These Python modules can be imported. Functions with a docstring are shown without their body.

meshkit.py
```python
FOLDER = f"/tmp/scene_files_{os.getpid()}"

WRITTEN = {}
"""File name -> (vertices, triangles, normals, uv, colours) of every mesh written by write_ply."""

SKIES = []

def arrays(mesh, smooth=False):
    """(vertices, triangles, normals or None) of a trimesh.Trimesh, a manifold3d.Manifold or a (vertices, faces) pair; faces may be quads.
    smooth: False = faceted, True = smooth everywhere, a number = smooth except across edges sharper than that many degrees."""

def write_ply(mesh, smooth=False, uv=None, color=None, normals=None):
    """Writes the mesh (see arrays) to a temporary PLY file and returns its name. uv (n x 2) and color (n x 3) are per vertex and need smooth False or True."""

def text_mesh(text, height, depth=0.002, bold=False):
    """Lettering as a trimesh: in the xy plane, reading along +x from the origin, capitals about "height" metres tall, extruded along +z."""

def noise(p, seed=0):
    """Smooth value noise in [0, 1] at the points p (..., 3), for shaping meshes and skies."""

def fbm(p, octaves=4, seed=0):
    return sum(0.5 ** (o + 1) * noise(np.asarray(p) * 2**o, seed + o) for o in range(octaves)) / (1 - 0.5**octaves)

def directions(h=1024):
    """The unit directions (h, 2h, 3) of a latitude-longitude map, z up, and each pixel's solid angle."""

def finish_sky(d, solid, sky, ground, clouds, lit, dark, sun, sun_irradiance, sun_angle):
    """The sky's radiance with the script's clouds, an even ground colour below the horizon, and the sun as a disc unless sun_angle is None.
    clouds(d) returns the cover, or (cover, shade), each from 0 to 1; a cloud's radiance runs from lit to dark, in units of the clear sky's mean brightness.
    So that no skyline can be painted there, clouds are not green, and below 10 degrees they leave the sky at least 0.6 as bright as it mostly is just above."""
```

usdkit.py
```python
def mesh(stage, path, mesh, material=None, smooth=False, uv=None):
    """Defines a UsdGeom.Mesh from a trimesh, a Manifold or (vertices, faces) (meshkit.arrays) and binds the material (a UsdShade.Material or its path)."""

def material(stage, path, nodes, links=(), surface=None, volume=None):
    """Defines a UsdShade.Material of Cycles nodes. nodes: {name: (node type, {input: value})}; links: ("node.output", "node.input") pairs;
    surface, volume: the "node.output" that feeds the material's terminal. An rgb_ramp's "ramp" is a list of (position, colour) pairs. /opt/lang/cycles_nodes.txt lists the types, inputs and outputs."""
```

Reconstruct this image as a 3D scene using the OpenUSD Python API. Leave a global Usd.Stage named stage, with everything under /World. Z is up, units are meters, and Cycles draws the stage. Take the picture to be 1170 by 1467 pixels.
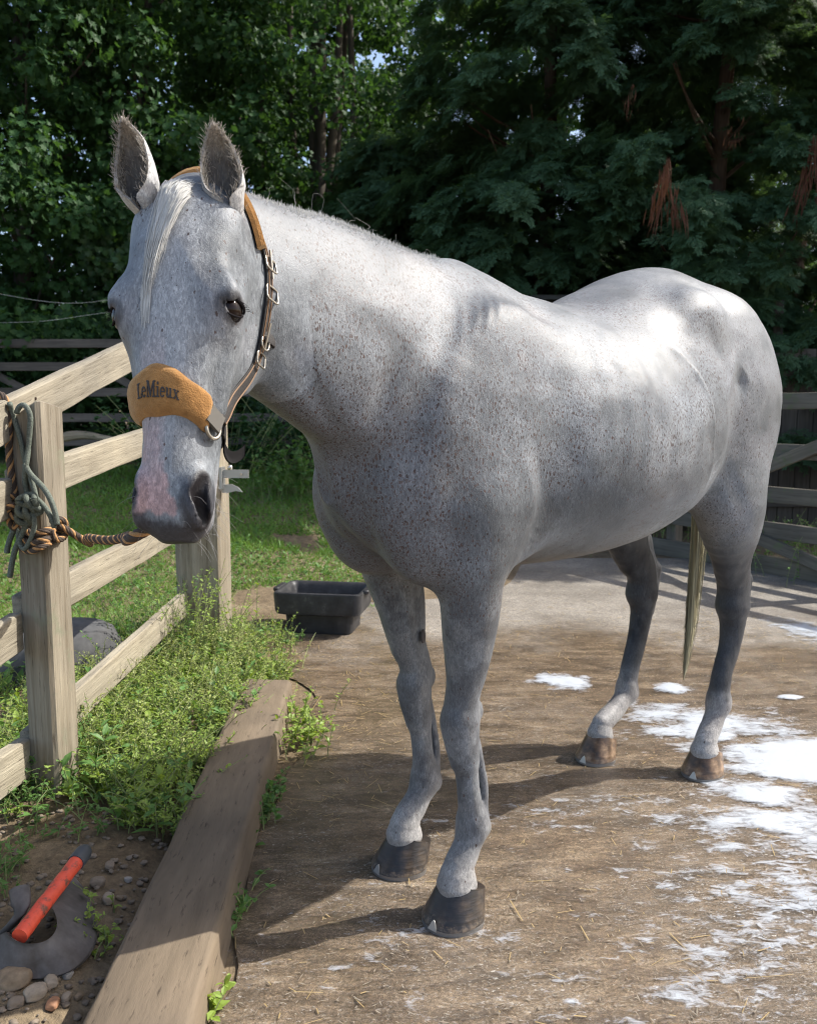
import math, random, zlib, numpy as np, trimesh, usdkit, meshkit
from scipy.interpolate import PchipInterpolator as PC
from scipy.spatial import cKDTree
from pxr import Usd, UsdGeom, UsdLux, UsdShade, Gf, Sdf, Vt

stage = Usd.Stage.CreateInMemory()
UsdGeom.SetStageUpAxis(stage, 'Z'); UsdGeom.SetStageMetersPerUnit(stage, 1.0)
UsdGeom.Xform.Define(stage, '/World'); stage.SetDefaultPrim(stage.GetPrimAtPath('/World'))
UsdGeom.Scope.Define(stage, '/World/Looks')

# ------------------------------------------------------------------ camera, sky, sun, exposure
EXPOSURE = 0.82
SUN_AZ = math.atan2(.966, .26)            # direction towards the sun: mostly right, a little behind the horse
SUN_EL = math.radians(45)
SUN_I, SKY_S = 1.10, .15
CAM_H, PITCH, FOC = 1.22, math.atan((733.5-590)/1200.), 1200.
cam = UsdGeom.Camera.Define(stage, '/World/camera')
cam.CreateHorizontalApertureAttr(36.0); cam.CreateVerticalApertureAttr(36.0*1467/1170); cam.CreateFocalLengthAttr(36.0*FOC/1170)
cam.CreateClippingRangeAttr(Gf.Vec2f(.05, 2000)); cam.CreateExposureAttr(EXPOSURE)
cam.CreateFStopAttr(9.0); cam.CreateFocusDistanceAttr(1.75)
_x = UsdGeom.Xformable(cam); _x.AddTranslateOp().Set(Gf.Vec3d(0, 0, CAM_H)); _x.AddRotateXOp().Set(90-math.degrees(PITCH))

sky_mat = usdkit.material(stage, '/World/Looks/sky_light', {
    'sky': ('sky_texture', dict(sky_type='single_scattering', sun_disc=False, sun_elevation=SUN_EL, sun_rotation=SUN_AZ, altitude=60.0, air_density=1.0, aerosol_density=3.0, ozone_density=1.0)),
    'bg': ('background_shader', dict(strength=SKY_S))}, [('sky.color', 'bg.color')], surface='bg.background')
dome = UsdLux.DomeLight.Define(stage, '/World/sky'); dome.CreateIntensityAttr(1.0)
UsdShade.MaterialBindingAPI.Apply(dome.GetPrim()).Bind(sky_mat)
dome.GetPrim().SetCustomDataByKey('kind', 'structure')
sun = UsdLux.DistantLight.Define(stage, '/World/sun')
sun.CreateIntensityAttr(SUN_I); sun.CreateAngleAttr(.5); sun.CreateColorAttr(Gf.Vec3f(1, .965, .90)); sun.GetPrim().CreateAttribute('inputs:normalize', Sdf.ValueTypeNames.Bool).Set(True)
_d = Gf.Vec3d(math.sin(SUN_AZ)*math.cos(SUN_EL), math.cos(SUN_AZ)*math.cos(SUN_EL), math.sin(SUN_EL))
UsdGeom.Xformable(sun).AddTransformOp().Set(Gf.Matrix4d().SetRotate(Gf.Rotation(Gf.Vec3d(0, 0, 1), _d)))

# ------------------------------------------------------------------ helpers
R3, FW3, UP3, C3 = np.array([1, 0, 0.]), np.array([0, math.cos(PITCH), -math.sin(PITCH)]), np.array([0, math.sin(PITCH), math.cos(PITCH)]), np.array([0, 0, CAM_H])
def ray(x, y): return FW3+R3*(x-585)/FOC+UP3*(733.5-y)/FOC
def gnd(x, y, z=0.): d = ray(x, y); return C3+d*((z-CAM_H)/d[2])
def atY(x, y, Y): d = ray(x, y); return C3+d*(Y/d[1])
def atX(x, y, X): d = ray(x, y); return C3+d*(X/d[0])
def nrm(v): v = np.asarray(v, float); return v/np.linalg.norm(v)
def rng(name): return np.random.default_rng(zlib.crc32(name.encode()))
USED = {}
def numbered(parent, name):
    k = (parent, name); n = USED.get(k, 0); USED[k] = n+1
    return f'{parent}/{name}' if n == 0 else f'{parent}/{name}_{n:03d}'
def path_of(p): return '/World' if p is None else (p if isinstance(p, str) else str((p.GetPrim() if hasattr(p, 'GetPrim') else p).GetPath()))
def tag(p, label=None, cat=None, group=None, kind=None):
    p = p.GetPrim() if hasattr(p, 'GetPrim') else p
    for k, v in (('label', label), ('category', cat), ('group', group), ('kind', kind)):
        if v: p.SetCustomDataByKey(k, v)
    return p
def mat4(M=None, t=(0, 0, 0)):
    A = np.eye(4); A[:3, :3] = np.eye(3) if M is None else np.asarray(M); A[3, :3] = t          # rows = local axes in the parent's frame
    return A
def put(p, M): UsdGeom.Xformable(p).AddTransformOp().Set(Gf.Matrix4d(*np.asarray(M, float).ravel().tolist()))
def thing(name, label=None, cat=None, loc=(0, 0, 0), rz=0., group=None, M=None):
    x = UsdGeom.Xform.Define(stage, numbered('/World', name))
    put(x, M if M is not None else mat4([[math.cos(rz), math.sin(rz), 0], [-math.sin(rz), math.cos(rz), 0], [0, 0, 1]], loc))
    return tag(x, label, cat, group)
def obj(name, mesh, m, parent=None, M=None, smooth=False, **kw):
    o = usdkit.mesh(stage, numbered(path_of(parent), name), mesh, m, smooth)
    if M is not None: put(o, M)
    return tag(o, **kw)
def primvar(p, name, a, kind='Color3fArray', interp='vertex'):
    T = getattr(Sdf.ValueTypeNames, kind); a = np.asarray(a, np.float32)
    UsdGeom.PrimvarsAPI(p).CreatePrimvar(name, T, interp).Set(Vt.Vec3fArray.FromNumpy(a) if a.ndim == 2 else Vt.FloatArray.FromNumpy(a))
def curves(name, lines, widths, m, parent=None, **kw):
    """lines: list of (n,3); widths: per curve, or a list of per-point arrays"""
    c = UsdGeom.BasisCurves.Define(stage, numbered(path_of(parent), name))
    c.CreateTypeAttr('linear'); c.CreateWrapAttr('nonperiodic')
    P = np.vstack(lines).astype(np.float32); n = [len(l) for l in lines]
    c.CreatePointsAttr(Vt.Vec3fArray.FromNumpy(P)); c.CreateCurveVertexCountsAttr(Vt.IntArray(n))
    W = np.concatenate([np.broadcast_to(w, (k,)) for w, k in zip(widths, n)]).astype(np.float32)
    c.CreateWidthsAttr(Vt.FloatArray.FromNumpy(W)); c.SetWidthsInterpolation('vertex')
    UsdShade.MaterialBindingAPI.Apply(c.GetPrim()).Bind(m)
    return tag(c, **kw)
def cat(ms):
    V, F, n = [], [], 0
    for v, f in ms: V.append(v); F.append(np.asarray(f)+n); n += len(v)
    return np.vstack(V), np.vstack(F)
def vf(m): return np.array(m.vertices), np.array(m.faces)
def grid_faces(nu, nv, wrap_u=False, wrap_v=False):
    i, j = np.meshgrid(np.arange(nu-(not wrap_u)), np.arange(nv-(not wrap_v)), indexing='ij'); i2, j2 = (i+1) % nu, (j+1) % nv
    q = np.stack([i*nv+j, i2*nv+j, i2*nv+j2, i*nv+j2], -1).reshape(-1, 4)
    return np.vstack([q[:, [0, 1, 2]], q[:, [0, 2, 3]]])
def smooth_path(P, n): 
    P = np.asarray(P, float); t = np.concatenate([[0], np.cumsum(np.linalg.norm(np.diff(P[:, :3], axis=0), axis=1))])
    from scipy.interpolate import CubicSpline
    return CubicSpline(t, P, axis=0)(np.linspace(0, t[-1], n))
def tube(P, r, sides=8, up=(0, 0, 1), flat=1., caps=True, twist=0.):
    """tube along points; r scalar or per point; flat = ratio of the other half width"""
    P = np.asarray(P, float); r = np.broadcast_to(np.asarray(r, float), (len(P),))
    T = np.gradient(P, axis=0); T /= np.linalg.norm(T, axis=1, keepdims=True)+1e-12
    A = np.cross(T, np.asarray(up, float)); bad = np.linalg.norm(A, axis=1) < 1e-3; A[bad] = np.cross(T[bad], [1, 0, .01]); A /= np.linalg.norm(A, axis=1, keepdims=True)
    for i in range(1, len(A)):
        if A[i]@A[i-1] < 0: A[i] = -A[i]
    B = np.cross(A, T); a = np.arange(sides)*2*np.pi/sides
    ang = a[None]+np.linspace(0, twist, len(P))[:, None]
    V = P[:, None]+r[:, None, None]*(np.cos(ang)[..., None]*A[:, None]+flat*np.sin(ang)[..., None]*B[:, None])
    F = grid_faces(len(P), sides, wrap_v=True); V = V.reshape(-1, 3)
    if caps:
        n = len(V); V = np.vstack([V, P[:1], P[-1:]]); k = np.arange(sides); k2 = (k+1) % sides; b = (len(P)-1)*sides
        F = np.vstack([F, np.stack([np.full(sides, n), k, k2], 1), np.stack([np.full(sides, n+1), b+k2, b+k], 1)])
    return V, F
def beam(L, w, h, seed='b', nx=24, ch=.004, wob=.003, bow=0.):
    """sawn timber along +x from 0 to L, width w in y, height h in z, centred; softened, slightly uneven edges"""
    prof = []
    for sy, sz in ((1, -1), (1, 1), (-1, 1), (-1, -1)):
        a = [(sy*w/2, sz*(h/2-ch)), (sy*(w/2-ch), sz*h/2)]
        prof += a if (sy*sz < 0) == (False) else a[::-1]
    prof = np.array([(w/2, -h/2+ch), (w/2, 0), (w/2, h/2-ch), (w/2-ch, h/2), (0, h/2), (-w/2+ch, h/2), (-w/2, h/2-ch), (-w/2, 0), (-w/2, -h/2+ch), (-w/2+ch, -h/2), (0, -h/2), (w/2-ch, -h/2)])
    xs = np.linspace(0, L, nx); xs = np.concatenate([[0], xs[:1]+ch, xs[1:-1], xs[-1:]-ch, [L]]); k = len(prof)
    V = np.zeros((len(xs), k, 3)); V[..., 0] = xs[:, None]; V[..., 1:] = prof
    V[0, :, 1:] *= 1-2*ch/min(w, h); V[-1, :, 1:] *= 1-2*ch/min(w, h)
    r = rng(seed); o = r.uniform(0, 50, 3)
    q = np.stack([V[..., 0]*3.1+o[0], V[..., 1]*14+o[1], V[..., 2]*14+o[2]], -1)
    for ax, sd in ((1, 3), (2, 8)): V[..., ax] += (meshkit.fbm(q, 3, sd)-.5)*2*wob
    V[..., 2] += bow*np.sin(np.pi*V[..., 0]/L)
    F = grid_faces(len(xs), k, wrap_v=True); n = len(xs)*k; V = V.reshape(-1, 3)
    V = np.vstack([V, V[:k].mean(0)[None], V[-k:].mean(0)[None]]); i = np.arange(k); j = (i+1) % k
    F = np.vstack([F, np.stack([np.full(k, n), i, j], 1), np.stack([np.full(k, n+1), n-k+j, n-k+i], 1)])
    return V, F[:, ::-1] if trimesh.Trimesh(V, F, process=False).volume < 0 else F
def frame_along(a, b, up=(0, 0, 1)):
    """matrix whose x axis runs from a to b, z as near to up as can be"""
    x = nrm(np.asarray(b)-np.asarray(a)); y = nrm(np.cross(up, x)); z = np.cross(x, y)
    return mat4(np.stack([x, y, z]), a)
def M_(name, nodes, links, surface='p.BSDF', **k): return usdkit.material(stage, f'/World/Looks/{name}', nodes, links, surface=surface, **k)
def plain(name, col, rough=.6, **k): return M_(name, {'p': ('principled_bsdf', dict(base_color=col, roughness=rough, **k))}, [])
def grained(name, c1, c2, stretch=(1.2, 26, 26), rough=.75, bump=.35, dark=(.06, .05, .04), seed=0., moss=None):
    n = {'tc': ('texture_coordinate', {}), 'oi': ('object_info', {}), 'sc': ('vector_math', dict(math_type='multiply_add', vector2=(1, 1, 1))), 'off': ('combine_xyz', {}), 'om': ('math', dict(math_type='multiply', value2=37.)),
         'mp': ('mapping', dict(scale=stretch, location=(seed, seed, seed))), 'n1': ('noise_texture', dict(scale=1.6, detail=7., roughness=.62, distortion=.35)), 'n2': ('noise_texture', dict(scale=2.1, detail=3., roughness=.6)),
         'n3': ('noise_texture', dict(scale=6.5, detail=5., roughness=.7, distortion=.15)),
         'r1': ('rgb_ramp', dict(ramp=[(.28, c1), (.70, c2)])), 'r3': ('rgb_ramp', dict(ramp=[(.30, (0, 0, 0)), (.42, (1, 1, 1))])),
         'm1': ('mix_color', dict(blend_type='mix', a=dark)), 'r2': ('rgb_ramp', dict(ramp=[(.32, (.72, .72, .72)), (.66, (1.08, 1.06, 1.0))])), 'm2': ('mix_color', dict(blend_type='multiply', fac=1.)),
         'b': ('bump', dict(strength=bump, distance=.004)), 'p': ('principled_bsdf', dict(roughness=rough, specular_ior_level=.25))}
    l = [('oi.random', 'om.value1'), ('om.value', 'off.x'), ('om.value', 'off.y'), ('tc.object', 'sc.vector1'), ('off.vector', 'sc.vector3'), ('sc.vector', 'mp.vector'), ('mp.vector', 'n1.vector'), ('sc.vector', 'n2.vector'), ('mp.vector', 'n3.vector'),
         ('n1.fac', 'r1.fac'), ('n3.fac', 'r3.fac'), ('r3.color', 'm1.fac'), ('r1.color', 'm1.b'), ('n2.fac', 'r2.fac'), ('m1.result', 'm2.a'), ('r2.color', 'm2.b'), ('n3.fac', 'b.height'), ('b.normal', 'p.normal'), ('m2.result', 'p.base_color')]
    if moss:
        n['n4'] = ('noise_texture', dict(scale=9., detail=6., roughness=.7)); n['r4'] = ('rgb_ramp', dict(ramp=[(.56, (0, 0, 0)), (.68, (.8, .8, .8))])); n['m4'] = ('mix_color', dict(blend_type='mix', b=moss))
        l = [x for x in l if x[1] != 'p.base_color']+[('sc.vector', 'n4.vector'), ('n4.fac', 'r4.fac'), ('r4.color', 'm4.fac'), ('m2.result', 'm4.a'), ('m4.result', 'p.base_color')]
    return M_(name, n, l)
def leaf_mat(name, cols, transl=.35, rough=.5, spec=.4):
    """leaves: colour varies per leaf; light shines through them"""
    n = {'g': ('geometry', {}), 'r': ('rgb_ramp', dict(ramp=cols)), 'p': ('principled_bsdf', dict(roughness=rough, specular_ior_level=spec)), 't': ('translucent_bsdf', {}), 'mx': ('mix_closure', dict(fac=transl)),
         'tint': ('mix_color', dict(blend_type='multiply', fac=1., b=(1.35, 1.25, .55)))}
    return M_(name, n, [('g.random_per_island', 'r.fac'), ('r.color', 'p.base_color'), ('r.color', 'tint.a'), ('tint.result', 't.color'), ('p.BSDF', 'mx.closure1'), ('t.BSDF', 'mx.closure2')], surface='mx.closure')
# ------------------------------------------------------------------ ground
def sst(x): x = np.clip(x, 0, 1); return x*x*(3-2*x)
def zt(x, y):
    x, y = np.asarray(x, float), np.asarray(y, float)
    r = sst((y-4.9)/5.2)*sst((1.2-x)/2.4)*.60+np.maximum(y-10, 0)*.03
    bank = .055*sst((-.60-x)/.16)*sst((5.2-y)/1.2)
    n = (meshkit.fbm(np.stack([x*1.3, y*1.3, x*0], -1), 4, 3)-.5)*.10*sst((-.5-x)/.5+sst((y-6.2)/1.))
    return r+bank+n
def terrain(name, xs, ys, zf, m, **kw):
    X, Y = np.meshgrid(xs, ys, indexing='ij'); V = np.stack([X, Y, zf(X, Y)], -1).reshape(-1, 3)
    return obj(name, (V, grid_faces(len(xs), len(ys))), m, smooth=True, **kw)
POS = {'g': ('geometry', {})}
soil = M_('soil', {**POS, 'n1': ('noise_texture', dict(scale=2.2, detail=9., roughness=.68)), 'n2': ('noise_texture', dict(scale=38., detail=6., roughness=.7)), 'n3': ('noise_texture', dict(scale=150., detail=3., roughness=.6)),
    'r1': ('rgb_ramp', dict(ramp=[(.3, (.105, .078, .050)), (.5, (.19, .145, .095)), (.68, (.27, .215, .145))])), 'r2': ('rgb_ramp', dict(ramp=[(.3, (.55, .55, .55)), (.7, (1.25, 1.22, 1.15))])), 'm': ('mix_color', dict(blend_type='multiply', fac=1.)),
    'ad': ('math', dict(math_type='multiply_add', value2=.35)), 'b': ('bump', dict(strength=.7, distance=.02)), 'p': ('principled_bsdf', dict(roughness=.9, specular_ior_level=.15))},
    [('g.position', 'n1.vector'), ('g.position', 'n2.vector'), ('g.position', 'n3.vector'), ('n1.fac', 'r1.fac'), ('n2.fac', 'r2.fac'), ('r1.color', 'm.a'), ('r2.color', 'm.b'), ('m.result', 'p.base_color'), ('n3.fac', 'ad.value1'), ('n2.fac', 'ad.value3'), ('ad.value', 'b.height'), ('b.normal', 'p.normal')])
def lines_(*segs): return np.unique(np.concatenate([np.linspace(a, b, n) for a, b, n in segs]))
terrain('ground', lines_((-60, -9, 14), (-9, 5, 150), (5, 60, 16)), lines_((-25, -1, 8), (-1, 12, 140), (12, 90, 18)), zt, soil, kind='structure')

# wet brushed concrete: brushed lines run across, wet and muddy towards the front, dry at the back
conc = M_('concrete', {**POS, 'mp': ('mapping', dict(rotation=(0, 0, math.radians(-5)), scale=(4.5, 13., 1.))), 'mq': ('mapping', dict(rotation=(0, 0, math.radians(-7)), scale=(26., 62., 1.))),
    'n1': ('noise_texture', dict(scale=1.0, detail=8., roughness=.66, distortion=.5)), 'n2': ('noise_texture', dict(scale=1.0, detail=6., roughness=.7, distortion=.3)), 'n3': ('noise_texture', dict(scale=1.7, detail=8., roughness=.62)), 'n4': ('noise_texture', dict(scale=120., detail=4., roughness=.7)),
    's': ('separate_xyz', {}), 'yn': ('math', dict(math_type='multiply_add', value2=1.5)), 'dry': ('map_range', dict(range_type='smoothstep', from_min=4.75, from_max=5.75, to_min=0., to_max=1., clamp=True)),
    'rw': ('rgb_ramp', dict(ramp=[(.27, (.036, .026, .017)), (.45, (.088, .065, .043)), (.58, (.145, .109, .074)), (.75, (.26, .21, .15))])),
    'rd': ('rgb_ramp', dict(ramp=[(.3, (.12, .105, .088)), (.55, (.205, .185, .158)), (.8, (.285, .26, .225))])),
    'rs': ('rgb_ramp', dict(ramp=[(.30, (.62, .60, .57)), (.52, (1, 1, 1)), (.74, (1.3, 1.28, 1.24))])), 'm1': ('mix_color', dict(blend_type='mix')), 'm2': ('mix_color', dict(blend_type='multiply', fac=1.)),
    'ml': ('mapping', dict(rotation=(0, 0, math.radians(-9)), scale=(75., 170., 1.))), 'v': ('noise_texture', dict(scale=1., detail=3., roughness=.65, distortion=1.2)), 'vr': ('rgb_ramp', dict(ramp=[(.60, (0, 0, 0)), (.66, (1, 1, 1))])), 'vg': ('rgb_ramp', dict(ramp=[(.40, (0, 0, 0)), (.62, (.9, .9, .9))])), 'vm': ('math', dict(math_type='multiply')), 'r4': ('rgb_ramp', dict(ramp=[(.30, (.62, .60, .57)), (.5, (1, 1, 1)), (.68, (1.45, 1.42, 1.36))])), 'm4': ('mix_color', dict(blend_type='multiply', fac=1.)), 'hq': ('math', dict(math_type='multiply_add', value2=.45)), 'n5': ('noise_texture', dict(scale=420., detail=4., roughness=.7)), 'r5': ('rgb_ramp', dict(ramp=[(.32, (.45, .43, .40)), (.5, (1, 1, 1)), (.66, (1.8, 1.74, 1.65))])), 'm5': ('mix_color', dict(blend_type='multiply', fac=1.)), 'mw': ('mapping', dict(rotation=(0, 0, math.radians(-6)))), 'w': ('wave_texture', dict(wave_type='bands', bands_direction='y', profile='sine', scale=11., distortion=11., detail=4., detail_scale=1.1, detail_roughness=.6)), 'hw': ('math', dict(math_type='multiply_add', value2=.085)), 'rw2': ('rgb_ramp', dict(ramp=[(0, (.95, .95, .95)), (1, (1.04, 1.04, 1.04))])), 'm6': ('mix_color', dict(blend_type='multiply', fac=1.)), 'h5': ('math', dict(math_type='multiply_add', value2=.22)), 'ms': ('mix_color', dict(blend_type='mix', b=(.48, .46, .42))),
    'rr': ('rgb_ramp', dict(ramp=[(.40, (.09, .09, .09)), (.52, (.19, .19, .19)), (.66, (.38, .38, .38))])), 'rm': ('mix_color', dict(blend_type='mix', b=(.85, .85, .85))), 'mz': ('math', dict(math_type='multiply')),
    'hh': ('math', dict(math_type='multiply_add', value2=.5)), 'b': ('bump', dict(strength=.8, distance=.010)), 'p': ('principled_bsdf', dict(specular_ior_level=.5))},
    [('g.position', 'mp.vector'), ('g.position', 'mq.vector'), ('mp.vector', 'n1.vector'), ('mq.vector', 'n2.vector'), ('g.position', 'n3.vector'), ('g.position', 'n4.vector'), ('g.position', 's.vector'), ('n3.fac', 'yn.value1'), ('s.y', 'yn.value3'), ('yn.value', 'dry.value'),
     ('n1.fac', 'rw.fac'), ('n3.fac', 'rd.fac'), ('dry.result', 'm1.fac'), ('rw.color', 'm1.a'), ('rd.color', 'm1.b'), ('n2.fac', 'rs.fac'), ('m1.result', 'm2.a'), ('rs.color', 'm2.b'),
     ('g.position', 'ml.vector'), ('ml.vector', 'v.vector'), ('v.fac', 'vr.fac'), ('n3.fac', 'vg.fac'), ('vr.color', 'vm.value1'), ('vg.color', 'vm.value2'), ('vm.value', 'ms.fac'), ('n4.fac', 'r4.fac'), ('r4.color', 'm4.b'), ('m2.result', 'm4.a'), ('m4.result', 'm5.a'), ('g.position', 'n5.vector'), ('n5.fac', 'r5.fac'), ('r5.color', 'm5.b'), ('g.position', 'mw.vector'), ('mw.vector', 'w.vector'), ('w.fac', 'rw2.fac'), ('m5.result', 'm6.a'), ('rw2.color', 'm6.b'), ('m6.result', 'ms.a'), ('ms.result', 'p.base_color'),
     ('n3.fac', 'rr.fac'), ('dry.result', 'rm.fac'), ('rr.color', 'rm.a'), ('rm.result', 'p.roughness'), ('n2.fac', 'hh.value1'), ('n1.fac', 'hh.value3'), ('n4.fac', 'hq.value1'), ('hh.value', 'hq.value3'), ('w.fac', 'hw.value1'), ('hq.value', 'hw.value3'), ('n5.fac', 'h5.value1'), ('hw.value', 'h5.value3'), ('h5.value', 'b.height'), ('b.normal', 'p.normal')])
ys = np.linspace(-1.5, 6.9, 150); V = []
for i, y in enumerate(ys):
    e = -.40-.30*sst((y-3.4)/.6)+.9*sst((y-5.6)/1.2)+(meshkit.fbm(np.array([[y*3., 1, 2]]), 4, 9)[0]-.5)*.12
    for j in np.linspace(0, 1, 40): x = e+j*j*(9-e); V.append((x, y, .006+(meshkit.noise(np.array([[x*1.1, y*1.1, 0]]), 4)[0]-.5)*.004))
obj('concrete_yard', (np.array(V), grid_faces(150, 40)[:, ::-1]), conc, smooth=True, kind='structure')

# ------------------------------------------------------------------ leaf and stem builders
def leafset(P, D, N, L, W, fold=.25, bend=.15, shape=((0, 0), (.28, .40), (.62, .5), (1, 0))):
    """one folded leaf per row: base P, direction D, up N, length L, width W"""
    D = D/np.linalg.norm(D, axis=1, keepdims=True); S = np.cross(D, N); S /= np.linalg.norm(S, axis=1, keepdims=True)+1e-9; U = np.cross(S, D); L, W = np.broadcast_to(L, len(P))[:, None], np.broadcast_to(W, len(P))[:, None]
    a = lambda t: P+D*L*t-U*L*bend*t*t
    v = [a(0)]
    for t, w in shape[1:-1]: v += [a(t)+S*W*w+U*W*fold*w, a(t), a(t)-S*W*w+U*W*fold*w]
    v.append(a(1)); k = len(v); V = np.stack(v, 1).reshape(-1, 3); m = len(shape)-2; F = [(0, 1, 2), (0, 2, 3)]
    for i in range(m-1):
        o = 1+3*i; F += [(o, o+3, o+4), (o, o+4, o+1), (o+1, o+4, o+5), (o+1, o+5, o+2)]
    o = 1+3*(m-1); F += [(o, k-1, o+1), (o+1, k-1, o+2)]
    F = np.array(F); return V, (F[None]+(np.arange(len(P))*k)[:, None, None]).reshape(-1, 3)
def stemset(A, B, C, r0, r1, seg=4):
    """three-sided stems along quadratic arcs A, B, C"""
    t = np.linspace(0, 1, seg+1)[None, :, None]; P = (1-t)**2*A[:, None]+2*t*(1-t)*B[:, None]+t*t*C[:, None]
    r = (np.broadcast_to(r0, len(A))[:, None]*(1-t[..., 0])+np.broadcast_to(r1, len(A))[:, None]*t[..., 0])
    T = C-A; T = T/(np.linalg.norm(T, axis=1, keepdims=True)+1e-9); X = np.cross(T, [.31, .2, .93]); X /= np.linalg.norm(X, axis=1, keepdims=True)+1e-9; Y = np.cross(T, X)
    ang = np.arange(3)*2*np.pi/3; ring = np.cos(ang)[None, None, :, None]*X[:, None, None]+np.sin(ang)[None, None, :, None]*Y[:, None, None]
    V = P[:, :, None]+r[:, :, None, None]*ring; f = grid_faces(seg+1, 3, wrap_v=True); n = (seg+1)*3
    return V.reshape(-1, 3), (f[None]+(np.arange(len(A))*n)[:, None, None]).reshape(-1, 3), P
def rdir(r, n, up=.3, spread=1.): d = r.normal(size=(n, 3))*[spread, spread, .5]; d[:, 2] = np.abs(d[:, 2])+up; return d/np.linalg.norm(d, axis=1, keepdims=True)
def weed_mass(r, pts, h, leaf, per=9, lean=.5, narrow=.42, zf=zt):
    """upright leafy stems at pts: returns (leaf mesh, stem mesh)"""
    n = len(pts); A = np.column_stack([pts, zf(pts[:, 0], pts[:, 1])-.01]); h = np.broadcast_to(h, n)*r.uniform(.5, 1.15, n); ln = r.normal(size=(n, 2))*lean*h[:, None]
    C = A+np.column_stack([ln, h]); B = A+np.column_stack([ln*.25, h*.65]); sv, sf, P = stemset(A, B, C, .0022, .0010)
    k = per; t = r.uniform(.12, 1, (n, k))**.8; i = np.arange(n)[:, None]
    Q = (1-t)[..., None]**2*A[i]+2*(t*(1-t))[..., None]*B[i]+(t*t)[..., None]*C[i]; D = rdir(r, n*k, .25, 1.); L = (leaf*r.uniform(.45, 1.25, (n, k))*(1.15-.6*t)).ravel()
    lv, lf = leafset(Q.reshape(-1, 3), D, np.tile([0, 0, 1.], (n*k, 1))+r.normal(size=(n*k, 3))*.25, L, L*narrow, .3, .25)
    return (lv, lf), (sv, sf)
def scatter(r, n, x0, x1, y0, y1, keep=None):
    p = np.column_stack([r.uniform(x0, x1, n), r.uniform(y0, y1, n)]); return p if keep is None else p[keep(p)]
weed_leaf = leaf_mat('weed_leaf', [(0, (.22, .31, .06)), (.35, (.34, .42, .10)), (.7, (.46, .50, .16)), (1, (.58, .56, .25))], .32)
weed_dark = leaf_mat('weed_dark', [(0, (.10, .20, .05)), (.6, (.18, .30, .075)), (1, (.28, .39, .11))], .32)
weed_pale = leaf_mat('weed_pale', [(0, (.30, .34, .11)), (.6, (.45, .46, .17)), (1, (.58, .54, .27))], .28)
stem_m = plain('weed_stem', (.17, .20, .07), .7)
grass_m = leaf_mat('grass_blade', [(0, (.13, .24, .045)), (.5, (.24, .36, .075)), (.85, (.36, .44, .12)), (1, (.50, .45, .22))], .3)
def blades(r, pts, h, w=.0035, zf=zt):
    n = len(pts); A = np.column_stack([pts, zf(pts[:, 0], pts[:, 1])-.006]); D = rdir(r, n, .55, .8); L = np.broadcast_to(h, n)*r.uniform(.5, 1.3, n)
    return leafset(A, D, r.normal(size=(n, 3))+[0, 0, .2], L, w*2*r.uniform(.6, 1.3, n), .1, .35, shape=((0, 0), (.15, .5), (1, 0)))
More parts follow.
